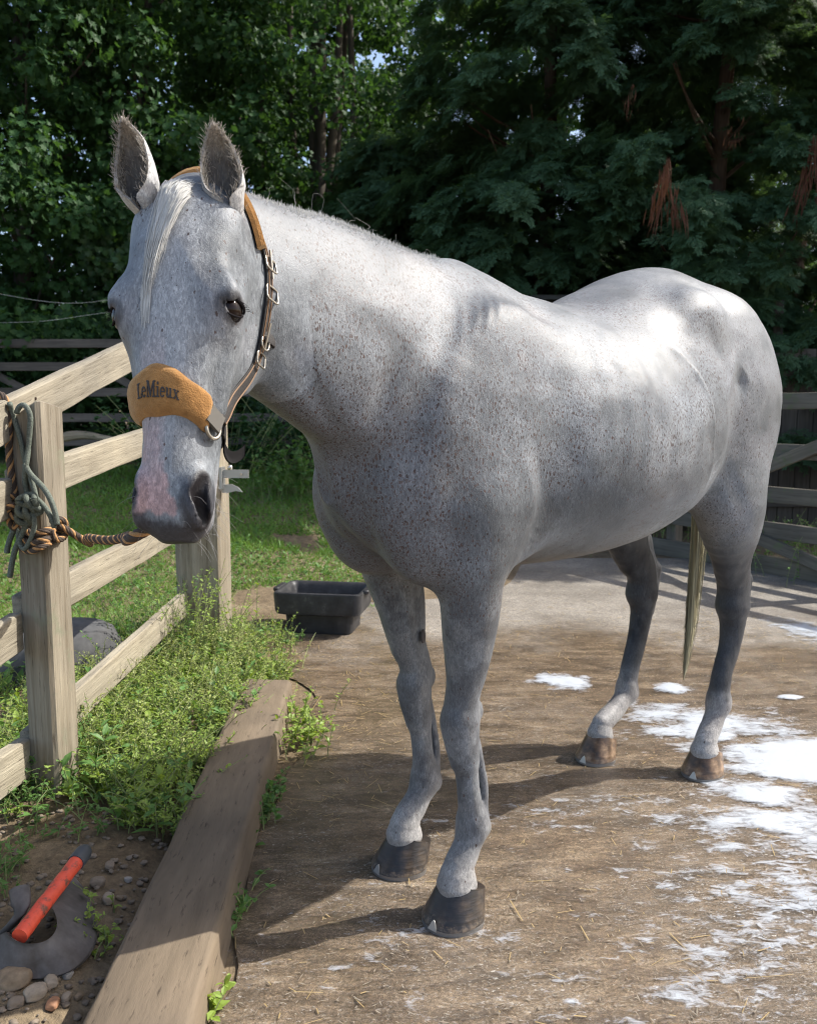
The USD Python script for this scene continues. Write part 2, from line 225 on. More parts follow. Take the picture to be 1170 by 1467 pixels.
# ------------------------------------------------------------------ trees
bark = grained('bark', (.05, .042, .033), (.105, .09, .07), stretch=(9, 9, 1.2), rough=.9, bump=.9, dark=(.03, .025, .02))
bark_red = grained('bark_red', (.06, .04, .03), (.12, .08, .055), stretch=(14, 14, 1.4), rough=.9, bump=.8, dark=(.04, .025, .018))
maple_leaf = leaf_mat('maple_leaf', [(0, (.040, .095, .030)), (.4, (.070, .145, .044)), (.75, (.105, .185, .052)), (.93, (.17, .24, .06)), (1, (.26, .29, .07))], .38, .55, .2)
ivy_leaf = leaf_mat('ivy_leaf', [(0, (.040, .095, .032)), (.5, (.072, .145, .044)), (.85, (.11, .185, .054)), (1, (.19, .25, .065))], .32, .4)
fir_leaf = leaf_mat('cypress_leaf', [(0, (.075, .145, .072)), (.5, (.118, .205, .100)), (.85, (.165, .262, .122)), (1, (.225, .32, .14))], .36, .6, .25)
brown_leaf = leaf_mat('dead_cypress', [(0, (.11, .05, .033)), (1, (.23, .115, .075))], .15, .8, .1)
LOBED = np.array([(0, 0), (.10, .16), (.42, .02), (.36, .30), (.66, .42), (.42, .55), (.30, .80), (.10, .72), (0, 1.08), (-.10, .72), (-.30, .80), (-.42, .55), (-.66, .42), (-.36, .30), (-.42, .02), (-.10, .16)])
LOBED_F = trimesh.creation.triangulate_polygon(__import__('shapely.geometry', fromlist=['Polygon']).Polygon(LOBED), engine='earcut')
def lobed(r, P, D, N, L):
    V2, F2 = LOBED_F; V2 = np.asarray(V2); D = D/np.linalg.norm(D, axis=1, keepdims=True); S = np.cross(D, N); S /= np.linalg.norm(S, axis=1, keepdims=True)+1e-9; U = np.cross(S, D)
    L = L[:, None, None]; V = P[:, None]+L*(V2[None, :, :1]*S[:, None]+V2[None, :, 1:]*D[:, None]+(np.abs(V2[None, :, :1])*.30-V2[None, :, 1:]**2*.22)*U[:, None])
    return V.reshape(-1, 3), (np.asarray(F2)[None]+(np.arange(len(P))*len(V2))[:, None, None]).reshape(-1, 3)
def limb_set(r, base, top, n, spread, r0):
    """trunk and limbs as tapered tubes"""
    base, top = np.asarray(base, float), np.asarray(top, float); H = np.linalg.norm(top-base)
    t = np.linspace(0, 1, 9); w = np.cumsum(r.normal(size=(9, 3))*[.05, .05, 0], axis=0); tr = base+(top-base)*t[:, None]+w
    ms = [tube(tr, r0*(1-.82*t)+.01, 9)]
    for i in range(n):
        s = r.uniform(.18, .92); p = base+(top-base)*s+np.array([np.interp(s, t, w[:, k]) for k in range(3)]); a = r.uniform(0, 2*np.pi); d = np.array([math.cos(a), math.sin(a), r.uniform(.3, 1.1)]); l = spread*r.uniform(.6, 1.1)*(1.1-.5*s)
        q = p+nrm(d)*l; m = (p+q)/2+[0, 0, -.08*l]; ms.append(tube(smooth_path([p, m, q], 7), np.linspace(r0*.35*(1.1-s), .008, 7), 5))
    return ms, tr
def broadleaf(name, label, base, H, rad, r0, nclump, per, seed, zlo=.6, leaf=.098, lean=(0, 0), group=None, crown_mat=None):
    r = rng(seed); x, y = base; z = float(zt(x, y)); T = thing(name, label, 'tree', (x, y, z), group=group)
    ms, tr = limb_set(r, (0, 0, -.1), (lean[0], lean[1], H*.92), 16, rad, r0); obj('trunk', cat(ms), bark, T, smooth=50)
    th = r.uniform(0, 2*np.pi, nclump); zz = r.uniform(zlo, H, nclump); rr = rad*np.sqrt(r.uniform(.12, 1, nclump))*np.sqrt(np.clip(1.15-((zz-.45*H)/(.62*H))**2, .05, 1))
    c = np.column_stack([rr*np.cos(th)+lean[0]*zz/H, rr*np.sin(th)+lean[1]*zz/H, zz]); cs = r.uniform(.28, .55, nclump)
    i = np.repeat(np.arange(nclump), per); d = r.normal(size=(len(i), 3)); d /= np.linalg.norm(d, axis=1, keepdims=True); d[:, 2] *= .65
    P = c[i]+d*cs[i][:, None]*r.uniform(.45, 1.05, len(i))[:, None]
    D = d*.5+r.normal(size=d.shape)*.45+[0, 0, -.55]; N = d+[0, 0, .75]+r.normal(size=d.shape)*.35
    obj('crown', lobed(r, P, D, N, leaf*r.uniform(.6, 1.15, len(i))), crown_mat or maple_leaf, T, kind='stuff')
    return T
def spray_proto(r, L=.26, n=13):
    """a drooping feathery cypress spray: thin tapered twigs in a gently curved plane"""
    V, F = [], []
    def strip(a, b, w):
        a, b = np.array(a), np.array(b); d = nrm(b-a); s = np.array([-d[1], d[0], .35*r.normal()])*w; k = len(V); m = a*.55+b*.45
        V.extend([a, m+s, m-s, b]); F.extend([(k, k+1, k+2), (k+2, k+1, k+3)])
    strip((0, 0, 0), (L, 0, 0), .004)
    for i in range(n):
        t = (i+.5)/n; l = L*.42*(1-t)**.8*r.uniform(.7, 1.25)+.02
        for s in (-1, 1):
            a = np.array([t*L, 0, 0]); ang = s*(.70-.2*t)*r.uniform(.75, 1.2); b = a+l*np.array([math.cos(ang), math.sin(ang), -.1+r.normal()*.25]); strip(a, b, .0042)
            for q in (.3, .52, .74):
                p = a+(b-a)*q
                for s2 in (-1, 1): an = ang+s2*.6*r.uniform(.7, 1.3); strip(p, p+l*.36*(1.1-q*.6)*np.array([math.cos(an), math.sin(an), r.normal()*.35]), .0034)
    V = np.array(V); V[:, 2] -= .55*(V[:, 0]/L)**2*L*.6; return V, np.array(F)
_rs = rng('sprays'); SPRAYS = [spray_proto(_rs) for _ in range(4)]
def instances(name, parent, P, D, N, S, protos, m, r):
    from scipy.spatial.transform import Rotation
    D = D/np.linalg.norm(D, axis=1, keepdims=True); Y = np.cross(N, D); Y /= np.linalg.norm(Y, axis=1, keepdims=True)+1e-9; Z = np.cross(D, Y); q = Rotation.from_matrix(np.stack([D, Y, Z], 2)).as_quat()
    pi = UsdGeom.PointInstancer.Define(stage, numbered(path_of(parent), name)); rel = pi.CreatePrototypesRel()
    for k, (v, f) in enumerate(protos): o = usdkit.mesh(stage, f'{pi.GetPath()}/spray_{k:03d}' if k else f'{pi.GetPath()}/spray', (v, f), m); rel.AddTarget(o.GetPath())
    pi.CreateProtoIndicesAttr(Vt.IntArray.FromNumpy(r.integers(0, len(protos), len(P)).astype(np.int32))); pi.CreatePositionsAttr(Vt.Vec3fArray.FromNumpy(P.astype(np.float32)))
    pi.CreateOrientationsAttr(Vt.QuathArray([Gf.Quath(float(a[3]), float(a[0]), float(a[1]), float(a[2])) for a in q])); S = np.repeat(S[:, None], 3, 1); pi.CreateScalesAttr(Vt.Vec3fArray.FromNumpy(S.astype(np.float32)))
    return tag(pi, kind='stuff')
def conifer(label, base, H, rad, n, seed, zlo=.9):
    r = rng(seed); x, y = base; z = float(zt(x, y)); T = thing('cypress_tree', label, 'tree', (x, y, z), group='cypress trees behind the yard')
    ms, _ = limb_set(r, (0, 0, -.1), (0, 0, H*.95), 26, rad*.9, .13); obj('trunk', cat(ms), bark_red, T, smooth=50)
    K = 46; nb = n//K; th = r.uniform(0, 2*np.pi, nb); zz = zlo+(H-zlo)*r.uniform(0, 1, nb)**1.15; rr = rad*(1.05-.75*((zz-zlo)/(H-zlo))**1.6)*r.uniform(.42, 1.08, nb)
    c = np.column_stack([rr*np.cos(th), rr*np.sin(th), zz]); i = np.repeat(np.arange(nb), K); out = c[i]*[1, 1, 0]; out /= np.linalg.norm(out, axis=1, keepdims=True)+1e-9
    a = r.beta(1.5, 1.2, len(i))[:, None]; tan = np.stack([-out[:, 1], out[:, 0], out[:, 2]], 1); tipd = out*.95+np.repeat(r.normal(size=(nb, 3))*[.3, .3, .1], K, 0)+[0, 0, -.22]
    P = c[i]+tipd*(a-.6)*.75+tan*r.normal(size=(len(i), 1))*.13*(1.2-a)+np.column_stack([np.zeros((len(i), 2)), r.normal(size=len(i))*.07-.25*(a[:, 0]-.3)**2]); D = tipd*.9+tan*r.normal(size=(len(i), 1))*.55+r.normal(size=(len(i), 3))*.22+[0, 0, .06]
    instances('crown', T, P, D, np.tile([0, 0, 1.], (len(i), 1))+out*.5+r.normal(size=P.shape)*.25, r.uniform(.75, 1.35, len(i)), SPRAYS, fir_leaf, r)
    return T
conifer('dark cypress tree rising behind the others near the right edge', (5.3, 11.8), 10.0, 2.2, 14000, 'c5', .8)
c1_ = conifer('dark cypress tree at the right edge behind the board fence', (6.1, 8.5), 6.2, 2.0, 9000, 'c1', .3)
c2_ = conifer('dark cypress tree with hanging red brown strips above the horse\'s rump', (3.5, 9.9), 9.5, 1.9, 17000, 'c2', .8)
conifer('dense green cypress tree above the dip of the horse\'s back', (1.5, 10.4), 9.0, 1.75, 16000, 'c3', .7)
conifer('loose cypress tree with sky gaps above the horse\'s neck', (-.15, 11.4), 4.3, 1.5, 7500, 'c4', .5)
broadleaf('maple_tree', 'dark leafy maple tree at the left edge above the ivy hedge', (-5.2, 11.4), 9.0, 2.2, .16, 340, 115, 't1')
broadleaf('maple_tree', 'leafy maple tree with a dark trunk rising behind the horse\'s right ear', (-3.75, 12.2), 9.5, 2.2, .20, 360, 115, 't2', .8)
T = broadleaf('maple_tree', 'many stemmed maple tree with bright sky between its stems above the horse\'s neck', (-1.35, 13.0), 9.5, 1.9, .13, 250, 100, 't3', .6)
r = rng('stems')
for k in range(8):
    a = np.array([r.uniform(-1.0, 1.0), r.uniform(-.3, .5), -.1]); b = a+[r.normal()*.45, r.normal()*.3, 8.2]; m = (a+b)/2+[r.normal()*.18, 0, 0]
    obj('stem', tube(smooth_path([a, m, b], 9), np.linspace(r.uniform(.09, .15), .03, 9), 8), bark, T, smooth=50)
broadleaf('hedge_tree', 'light green leafy tree low behind the neck between maple and cypress', (.35, 13.6), 5.2, 1.7, .10, 150, 85, 't4', .4)
r = rng('dead'); c2o = np.array([3.5, 9.9, float(zt(3.5, 9.9))])
for px, py, n_, sc_, Y_ in ((956, 222, 26, .95, 7.95), (1168, 190, 30, 1.1, 8.0), (905, 118, 7, .45, 8.3), (1052, 168, 6, .4, 8.2)):
    p = atY(px, py, Y_)-c2o; n_ *= 4; q = r.uniform(0, 1, n_); side = np.where(r.uniform(size=n_) < .6, -.10, .09)*q*sc_; pp = p+np.column_stack([side+r.normal(size=n_)*.03*(.4+q), r.normal(size=n_)*.05, -q*.52*sc_]); obj('dead_frond', leafset(pp, np.column_stack([side*2.2+r.normal(size=n_)*.14, r.normal(size=n_)*.12, -np.ones(n_)]), np.tile([0., -1, .1], (n_, 1))+r.normal(size=(n_, 3))*.4, sc_*r.uniform(.06, .34, n_), sc_*r.uniform(.005, .018, n_), .3, .1), brown_leaf, c2_, kind='stuff')
broadleaf('backdrop_tree', 'full leafy tree far back between the maples and the cypresses', (.6, 18.0), 10.0, 3.4, .2, 300, 80, 't5', .4, .17)
broadleaf('backdrop_tree', 'full leafy tree far back behind the many stemmed maple', (-4.6, 18.5), 11.5, 3.6, .2, 330, 80, 't6', .4, .17)
broadleaf('backdrop_tree', 'full leafy tree far back behind the cypress at the right edge', (7.4, 18.0), 11.0, 3.6, .2, 300, 80, 't7', .4, .17)
# the ivy hedge along the back on the left
r = rng('ivy'); Tv = thing('ivy_hedge', 'thick wall of dark green ivy leaves behind the dark rail fence at the left', 'hedge', (-3.9, 10.7, float(zt(-3.9, 10.7))))
n = 15000; u = r.uniform(-3.6, 3.2, n); zz = np.clip(r.uniform(-.1, 1, n), 0, 1)**.9*(2.55+.5*np.sin(u*1.7)+.3*np.sin(u*4.1+1)); bump = meshkit.fbm(np.stack([u*1.4, zz*1.4, u*0], -1), 3, 5)
P = np.column_stack([u, (.5-bump)*1.5+r.uniform(-.05, .5, n), zz]); N = np.column_stack([r.normal(size=n)*.5, -1+r.normal(size=n)*.4, .55+r.normal(size=n)*.4]); D = np.column_stack([r.normal(size=n)*.55, r.normal(size=n)*.3-.15, -np.ones(n)])
obj('foliage', lobed(r, P, D, N, .095*r.uniform(.6, 1.25, n)), ivy_leaf, Tv, kind='stuff')
st = [tube(smooth_path([(x0, .35, -.1), (x0+r.normal()*.2, .3, 1.2), (x0+r.normal()*.3, .35, 2.6)], 7), np.linspace(.035, .012, 7), 6) for x0 in np.linspace(-3.3, 3., 14)]
obj('stem', cat(st), bark, Tv, kind='stuff')
# low shrubs and nettles in the shade behind the neck
def shrub(label, base, w, h, n, seed, mat, leaf, d=.5, cat_='shrub', name='shrub'):
    r = rng(seed); x, y = base; z = float(zt(x, y)); T = thing(name, label, cat_, (x, y, z)); k = max(8, n//40)
    A = np.column_stack([r.uniform(-w*.4, w*.4, k), r.uniform(-d*.4, d*.4, k), np.full(k, -.02)]); C = A*[1.9, 1.9, 0]+np.column_stack([r.normal(size=k)*.08, r.normal(size=k)*.08, h*r.uniform(.55, 1., k)]); sv, sf, _ = stemset(A, (A+C)/2+[0, 0, h*.15], C, .007, .003)
    obj('stem', (sv, sf), stem_m, T, kind='stuff'); i = r.integers(0, k, n); t = r.uniform(.15, 1, n)[:, None]; P = A[i]*(1-t)+C[i]*t+r.normal(size=(n, 3))*[w*.09, d*.09, .05]; P[:, 2] = np.maximum(P[:, 2], .02)
    L = leaf*r.uniform(.55, 1.2, n); obj('foliage', leafset(P, rdir(r, n, -.1, 1.), np.tile([0, 0, 1.], (n, 1))+r.normal(size=(n, 3))*.3, L, L*.55, .3, .35), mat, T, kind='stuff')
    return T
# ------------------------------------------------------------------ timber
wood = grained('weathered_timber', (.19, .165, .125), (.35, .315, .25), dark=(.075, .06, .045), rough=.85, bump=.9)
wood_post = grained('post_timber', (.15, .122, .085), (.335, .295, .23), dark=(.06, .045, .032), rough=.85, bump=.6, moss=(.19, .19, .13))
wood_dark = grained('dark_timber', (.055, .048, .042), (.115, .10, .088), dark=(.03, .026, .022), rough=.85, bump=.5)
wood_grey = grained('grey_timber', (.085, .075, .06), (.17, .152, .125), dark=(.045, .04, .032), rough=.85, bump=.6, moss=(.10, .12, .06))
sleeper_m = grained('sleeper_timber', (.125, .098, .070), (.205, .160, .115), stretch=(2.2, 12, 12), dark=(.06, .045, .033), rough=.7, bump=.45)
metal = plain('galvanised_steel', (.42, .42, .40), .45, metallic=.85)
steel = plain('plated_steel', (.62, .60, .56), .28, metallic=1.)
# sleepers along the edge of the concrete
zt_s = .118
A, B = gnd(170, 1530, zt_s), gnd(384, 972, zt_s)
T = obj('timber_sleeper', beam(np.linalg.norm(B-A), .200, .15, 'slp0', 60, .016, .009), sleeper_m, M=frame_along(A-[0, 0, .075], B-[0, 0, .075]), smooth=40); tag(T, 'long muddy brown timber sleeper lying between the weeds and the wet concrete', 'sleeper')
# paddock fence on the left
P1 = np.array([-1.075, 2.44]); YAW = math.radians(-18); PW = .106
fence = thing('paddock_fence', 'pale weathered wooden rail fence at left with a rope tied round its post', 'fence', (P1[0], P1[1], 0))
FO_ = np.array([P1[0], P1[1], 0])
c, s = math.cos(YAW), math.sin(YAW)
v, f = beam(1.30, PW, PW, 'post1', 26, .010, .004)
v = v.copy(); top = v[:, 0] > 1.24; v[top, 0] += np.where(True, (v[top, 1]*.55-v[top, 2]*.25), 0)
Mp = mat4(np.array([[0, 0, 1], [c, s, 0], [-(-s), -c, 0]])[[0, 1, 2]], (0, 0, -.08)); Mp[2, :3] = np.cross(Mp[0, :3], Mp[1, :3])
obj('post', (v, f), wood_post, fence, M=Mp, smooth=40)
RX = -1.150
def rail(pa, pb, h=.115, th=.042, ya=None, yb=None, seed='r', bow=0.):
    A, B = atX(*pa, RX), atX(*pb, RX); d = (B-A)/(B[1]-A[1]); A, B = A+d*(ya-A[1]), A+d*(yb-A[1])
    obj('rail', beam(np.linalg.norm(B-A), th, h, seed, 40, .006, .005, bow), wood, fence, M=frame_along(A-[0, 0, h/2]-FO_, B-[0, 0, h/2]-FO_), smooth=40)
Y2 = 4.20
rail((20, 564), (176, 492), .118, ya=2.30, yb=Y2, seed='ra'); rail((86, 651), (200, 616), .112, ya=2.42, yb=Y2, seed='rb'); rail((95, 818), (212, 760), .116, ya=2.42, yb=Y2, seed='rc'); rail((103, 989), (236, 871), .12, ya=2.42, yb=Y2, seed='rd')
rail((0, 688), (12, 683), .112, ya=1.0, yb=2.40, seed='re'); rail((0, 890), (31, 871), .116, ya=1.0, yb=2.40, seed='rf'); rail((0, 1079), (42, 1052), .12, ya=1.0, yb=2.40, seed='rg'); rail((0, 580), (20, 572), .118, ya=1.0, yb=2.28, seed='rh')
nail_m = plain('rusty_nail', (.05, .032, .022), .6, metallic=.4)
for ya_, hs_ in ((2.55, 4), (4.08, 4)):
    for pa, pb, hh in (((20, 564), (176, 492), .118), ((86, 651), (200, 616), .112), ((95, 818), (212, 760), .116), ((103, 989), (236, 871), .12)):
        A, B = atX(*pa, RX), atX(*pb, RX); d = (B-A)/(B[1]-A[1])
        for q_ in (.28, .72): p_ = A+d*(ya_+.02*q_-A[1])-[0, 0, hh*q_]; obj('nail', vf(trimesh.creation.cylinder(.0045, .006, sections=8)), nail_m, fence, M=mat4(np.array([[0, 1, 0], [0, 0, 1], [1, 0, 0.]]), p_+[.022, 0, 0]-FO_))
# the thick gate post with its latch
GPc = np.array([-1.065, 4.30, 0]); gp = thing('gate_post', 'thick square timber gate post behind the horse\'s muzzle with a metal latch on its side', 'gate post', GPc, math.radians(-4))
v, f = beam(1.78, .235, .195, 'gp', 30, .012, .005); obj('post', (v, f), wood_post, gp, M=mat4(np.array([[0, 0, 1], [1, 0, 0], [0, 1, 0.]]), (0, 0, -.12)), smooth=40)
def box_(lx, ly, lz, c=(0, 0, 0), ch=.002):
    m = trimesh.creation.box((lx, ly, lz)); m.apply_translation(c); return vf(m)
zl = 1.22-88*4.25/1200
lt = obj('latch', cat([box_(.15, .010, .042, (.185, -.05, zl)), box_(.012, .07, .11, (.124, -.05, zl-.02))]), metal, gp)
obj('bolt', vf(trimesh.creation.icosphere(2, .014)), steel, lt, M=mat4(t=(.165, -.05, zl+.032)))
obj('bolt', vf(trimesh.creation.cylinder(.007, .03, sections=10)), steel, lt, M=mat4(np.array([[1, 0, 0], [0, 0, 1], [0, -1, 0.]]), (.225, -.05, zl)))
from shapely.geometry import Polygon, LineString, Point, box as sbox
hk = trimesh.creation.extrude_polygon(Polygon([(0, .02), (.05, .022), (.085, .005), (.105, -.018), (.07, -.012), (.03, -.022), (0, -.022)]), .009, engine='earcut'); obj('hook', vf(hk), metal, lt, M=mat4(np.array([[1, 0, 0], [0, 0, 1], [0, -1, 0.]]), (.122, -.045, zl-.075)))
# dark rail fence at the back
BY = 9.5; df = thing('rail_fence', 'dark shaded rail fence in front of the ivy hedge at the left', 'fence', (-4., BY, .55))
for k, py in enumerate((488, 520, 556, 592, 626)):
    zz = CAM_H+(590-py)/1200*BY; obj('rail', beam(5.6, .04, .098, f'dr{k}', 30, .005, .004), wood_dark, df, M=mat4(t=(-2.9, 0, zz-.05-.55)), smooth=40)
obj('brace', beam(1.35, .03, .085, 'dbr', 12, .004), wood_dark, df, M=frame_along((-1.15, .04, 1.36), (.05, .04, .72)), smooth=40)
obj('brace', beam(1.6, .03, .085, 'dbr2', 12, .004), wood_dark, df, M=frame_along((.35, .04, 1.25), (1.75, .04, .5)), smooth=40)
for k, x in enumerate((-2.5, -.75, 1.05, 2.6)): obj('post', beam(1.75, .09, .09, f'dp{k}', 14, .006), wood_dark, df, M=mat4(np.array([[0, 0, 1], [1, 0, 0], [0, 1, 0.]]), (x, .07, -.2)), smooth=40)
wire_m = plain('fence_tape', (.46, .47, .42), .6)
for pts, lab in ((((-60, 413), (0, 421), (60, 431), (110, 434), (150, 430), (260, 415)), 'upper slack pale fence wire in front of the ivy hedge'), (((-60, 466), (0, 462), (60, 460), (120, 452), (165, 446), (270, 440)), 'lower pale fence wire in front of the ivy hedge')):
    o = obj('fence_wire', tube(smooth_path([atY(*p, 9.3) for p in pts], 50), .0042, 5, twist=60, flat=.6), wire_m); tag(o, lab, 'wire')
r = rng('branch'); p0 = np.array([-3.9, 8.6, float(zt(-3.9, 8.6))+.25])
br = smooth_path([atY(85, 628, 8.4), atY(130, 624, 8.4), atY(170, 634, 8.3), atY(235, 640, 8.2)], 14); o = obj('fallen_branch', tube(br, np.linspace(.045, .03, 14)*(1+.12*r.normal(size=14)), 8), grained('dead_wood', (.17, .14, .10), (.30, .26, .19), rough=.9)); tag(o, 'bare pale branch lying behind the middle rail of the left fence', 'branch')
# right: rail fence with braces, board fence, post and shelter behind it
R0 = np.array([2.93, 5.92, 0]); rd = nrm([-.53, .85, 0]); rn = np.array([rd[1], -rd[0], 0])
rf = thing('braced_fence', 'old grey rail fence with diagonal braces behind the horse\'s hind legs at the right', 'fence', R0, math.atan2(rd[1], rd[0]))
for k, (h, hh) in enumerate(((1.36, .12), (.985, .11), (.665, .12), (.395, .12), (.14, .16))): obj('rail', beam(6.6, .04, hh, f'rr{k}', 40, .006, .006), wood_grey, rf, M=mat4(t=(-3.0, 0, h-hh/2)), smooth=40)
for k, x in enumerate((-2.2, -.55, 1.35, 3.1)): obj('post', beam(1.5, .1, .1, f'rp{k}', 14, .008), wood_grey, rf, M=mat4(np.array([[0, 0, 1], [1, 0, 0], [0, 1, 0.]]), (x, -.072, -.1)), smooth=40)
for k, (a, b) in enumerate((((.9, .045, .60), (-.55, .045, 1.22)), ((.75, .045, .34), (-.6, .045, -.0)))): obj('brace', beam(np.linalg.norm(np.subtract(b, a)), .035, .09, f'rb{k}', 14, .004), wood_grey, rf, M=frame_along(a, b), smooth=40)
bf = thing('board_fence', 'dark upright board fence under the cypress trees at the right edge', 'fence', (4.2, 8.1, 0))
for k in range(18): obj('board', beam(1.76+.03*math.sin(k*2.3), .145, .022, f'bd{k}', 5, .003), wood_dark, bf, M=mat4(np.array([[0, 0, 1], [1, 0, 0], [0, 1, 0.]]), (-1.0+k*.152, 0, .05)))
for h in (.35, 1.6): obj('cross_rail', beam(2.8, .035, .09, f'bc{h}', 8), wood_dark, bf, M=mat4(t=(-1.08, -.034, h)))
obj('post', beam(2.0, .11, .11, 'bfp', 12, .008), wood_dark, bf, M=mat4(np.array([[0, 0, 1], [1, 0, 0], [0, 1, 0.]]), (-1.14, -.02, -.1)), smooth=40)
a = atY(1114, 430, 8.6); o = obj('timber_post', beam(a[2]+.1, .095, .095, 'tp', 14, .008), wood_dark, M=mat4(np.array([[0, 0, 1], [1, 0, 0], [0, 1, 0.]]), (a[0], 8.6, -.1)), smooth=40); tag(o, 'tall thin grey post standing just right of the horse\'s rump', 'post')
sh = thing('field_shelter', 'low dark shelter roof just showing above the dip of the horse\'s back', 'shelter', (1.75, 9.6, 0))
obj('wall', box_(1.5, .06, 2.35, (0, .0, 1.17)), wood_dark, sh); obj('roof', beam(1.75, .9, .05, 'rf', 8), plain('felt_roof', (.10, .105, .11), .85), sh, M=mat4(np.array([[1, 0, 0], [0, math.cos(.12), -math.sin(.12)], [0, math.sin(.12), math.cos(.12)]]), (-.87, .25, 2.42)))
# ------------------------------------------------------------------ black trough
rubber = M_('black_rubber', {**POS, 'n': ('noise_texture', dict(scale=14., detail=7., roughness=.7)), 'n2': ('noise_texture', dict(scale=90., detail=3.)), 'r': ('rgb_ramp', dict(ramp=[(.35, (.012, .012, .013)), (.58, (.028, .028, .03)), (.75, (.085, .082, .075))])), 'b': ('bump', dict(strength=.25, distance=.004)), 'p': ('principled_bsdf', dict(roughness=.5, specular_ior_level=.4))},
    [('g.position', 'n.vector'), ('g.position', 'n2.vector'), ('n.fac', 'r.fac'), ('r.color', 'p.base_color'), ('n2.fac', 'b.height'), ('b.normal', 'p.normal')])
dusty = M_('dusty_rubber', {**POS, 'n': ('noise_texture', dict(scale=9., detail=7., roughness=.7)), 'r': ('rgb_ramp', dict(ramp=[(.35, (.04, .04, .042)), (.7, (.10, .10, .10))])), 'p': ('principled_bsdf', dict(roughness=.8))}, [('g.position', 'n.vector'), ('n.fac', 'r.fac'), ('r.color', 'p.base_color')])
def rrect(a, b, rad, n=6):
    t = np.concatenate([np.linspace(k*np.pi/2, (k+1)*np.pi/2, n) for k in range(4)]); cx = np.repeat([1, -1, -1, 1], n)*(a-rad); cy = np.repeat([1, 1, -1, -1], n)*(b-rad); return np.column_stack([cx+rad*np.cos(t), cy+rad*np.sin(t)])
def loft_rings(rings):
    k = len(rings[0][0]); V = np.vstack([np.column_stack([p, np.full(k, z)]) for p, z in rings]); F = grid_faces(len(rings), k, wrap_v=True); n = len(V)
    V = np.vstack([V, [*rings[0][0].mean(0), rings[0][1]], [*rings[-1][0].mean(0), rings[-1][1]]]); i = np.arange(k); j = (i+1) % k
    return V, np.vstack([F, np.stack([np.full(k, n), j, i], 1), np.stack([np.full(k, n+1), n-k+i, n-k+j], 1)])[:, ::-1]
tr = thing('feed_trough', 'black rubber feed trough standing on the ground behind the horse\'s forelegs', 'trough', (*gnd(463, 906)[:2]+[0, .06], .004), math.radians(-9))
S = [(rrect(.175, .115, .03), 0), (rrect(.185, .125, .035), .012), (rrect(.192, .13, .035), .105), (rrect(.235, .165, .04), .118), (rrect(.242, .172, .042), .135), (rrect(.247, .177, .042), .225), (rrect(.244, .174, .04), .236), (rrect(.236, .166, .036), .240), (rrect(.226, .156, .034), .236), (rrect(.212, .142, .03), .215), (rrect(.185, .122, .028), .10), (rrect(.165, .105, .025), .022)]
obj('basin', loft_rings(S), rubber, tr, smooth=40)
for sx in (-1, 1): obj('handle', loft_rings([(rrect(.012, .075, .011), .222), (rrect(.018, .08, .016), .228), (rrect(.018, .08, .016), .240), (rrect(.012, .075, .011), .245)]), rubber, tr, M=mat4(t=(sx*.255, 0, 0)), smooth=40)
# upturned tub behind the fence
ub = gnd(95, 968, .1); tub = thing('upturned_tub', 'dusty grey rubber tub lying upside down behind the left fence post', 'tub', (-1.62, 3.72, float(zt(-1.62, 3.72))), .4)
a = np.linspace(0, 2*np.pi, 33)[:-1]; ring = lambda q: np.column_stack([q*1.35*np.cos(a), q*np.sin(a)])
obj('shell', loft_rings([(ring(.25), -.01), (ring(.26), .0), (ring(.262), .03), (ring(.245), .04), (ring(.225), .12), (ring(.195), .20), (ring(.165), .222), (ring(.10), .232)]), dusty, tub, smooth=45)
obj('handle', tube(smooth_path([(.29, -.10, .05), (.35, -.08, .07), (.37, 0, .075), (.35, .08, .07), (.29, .10, .05)], 14), .012, 8), rubber, tub, smooth=True)
# ------------------------------------------------------------------ orange handled scoop
orange = M_('orange_plastic', {**POS, 'n': ('noise_texture', dict(scale=38., detail=6., roughness=.7)), 'r': ('rgb_ramp', dict(ramp=[(.35, (.16, .07, .045)), (.47, (.66, .075, .035)), (.7, (.78, .10, .045))])), 'p': ('principled_bsdf', dict(roughness=.45))}, [('g.position', 'n.vector'), ('n.fac', 'r.fac'), ('r.color', 'p.base_color')])
grey_pl = M_('grey_plastic', {**POS, 'n': ('noise_texture', dict(scale=16., detail=8., roughness=.7)), 'r': ('rgb_ramp', dict(ramp=[(.3, (.045, .037, .03)), (.55, (.095, .085, .08)), (.75, (.15, .135, .12))])), 'b': ('bump', dict(strength=.3, distance=.004)), 'p': ('principled_bsdf', dict(roughness=.65))}, [('g.position', 'n.vector'), ('n.fac', 'r.fac'), ('r.color', 'p.base_color'), ('n.fac', 'b.height'), ('b.normal', 'p.normal')])
h0, h1 = gnd(112, 1232, .15), gnd(28, 1342, .12)
sc = thing('broken_scoop', 'broken grey plastic scoop with an orange handle lying in the weeds at lower left', 'scoop', h1*[1, 1, 0])
hp = np.linspace(h0, h1, 14)-h1*[1, 1, 0]; obj('handle', tube(hp, .0175*(1+.03*np.sin(np.arange(14)*1.7)), 14), orange, sc, smooth=40)
hd = nrm(hp[0]-hp[-1]); obj('end_cap', tube(hp[0]+hd*np.linspace(-.012, .045, 9)[:, None], np.array([.0205, .0215, .0215, .0205, .021, .0205, .019, .016, .010]), 14), plain('dark_cap', (.05, .055, .06), .5), sc, smooth=40)
nu, nv = 26, 9; cc = gnd(48, 1312, .10); V = []
for i in range(nu):
    a = math.radians(-52+i/(nu-1)*205)
    for j in range(nv):
        q = j/(nv-1); rad = (38+56*q)*(1+.05*math.sin(a*3)); px, py = 44+rad*math.cos(a)*.98, 1318+rad*math.sin(a)*.95
        zz = .125-.075*q+.010*abs(math.sin(a*2.2))*q; V.append(gnd(px, py, zz))
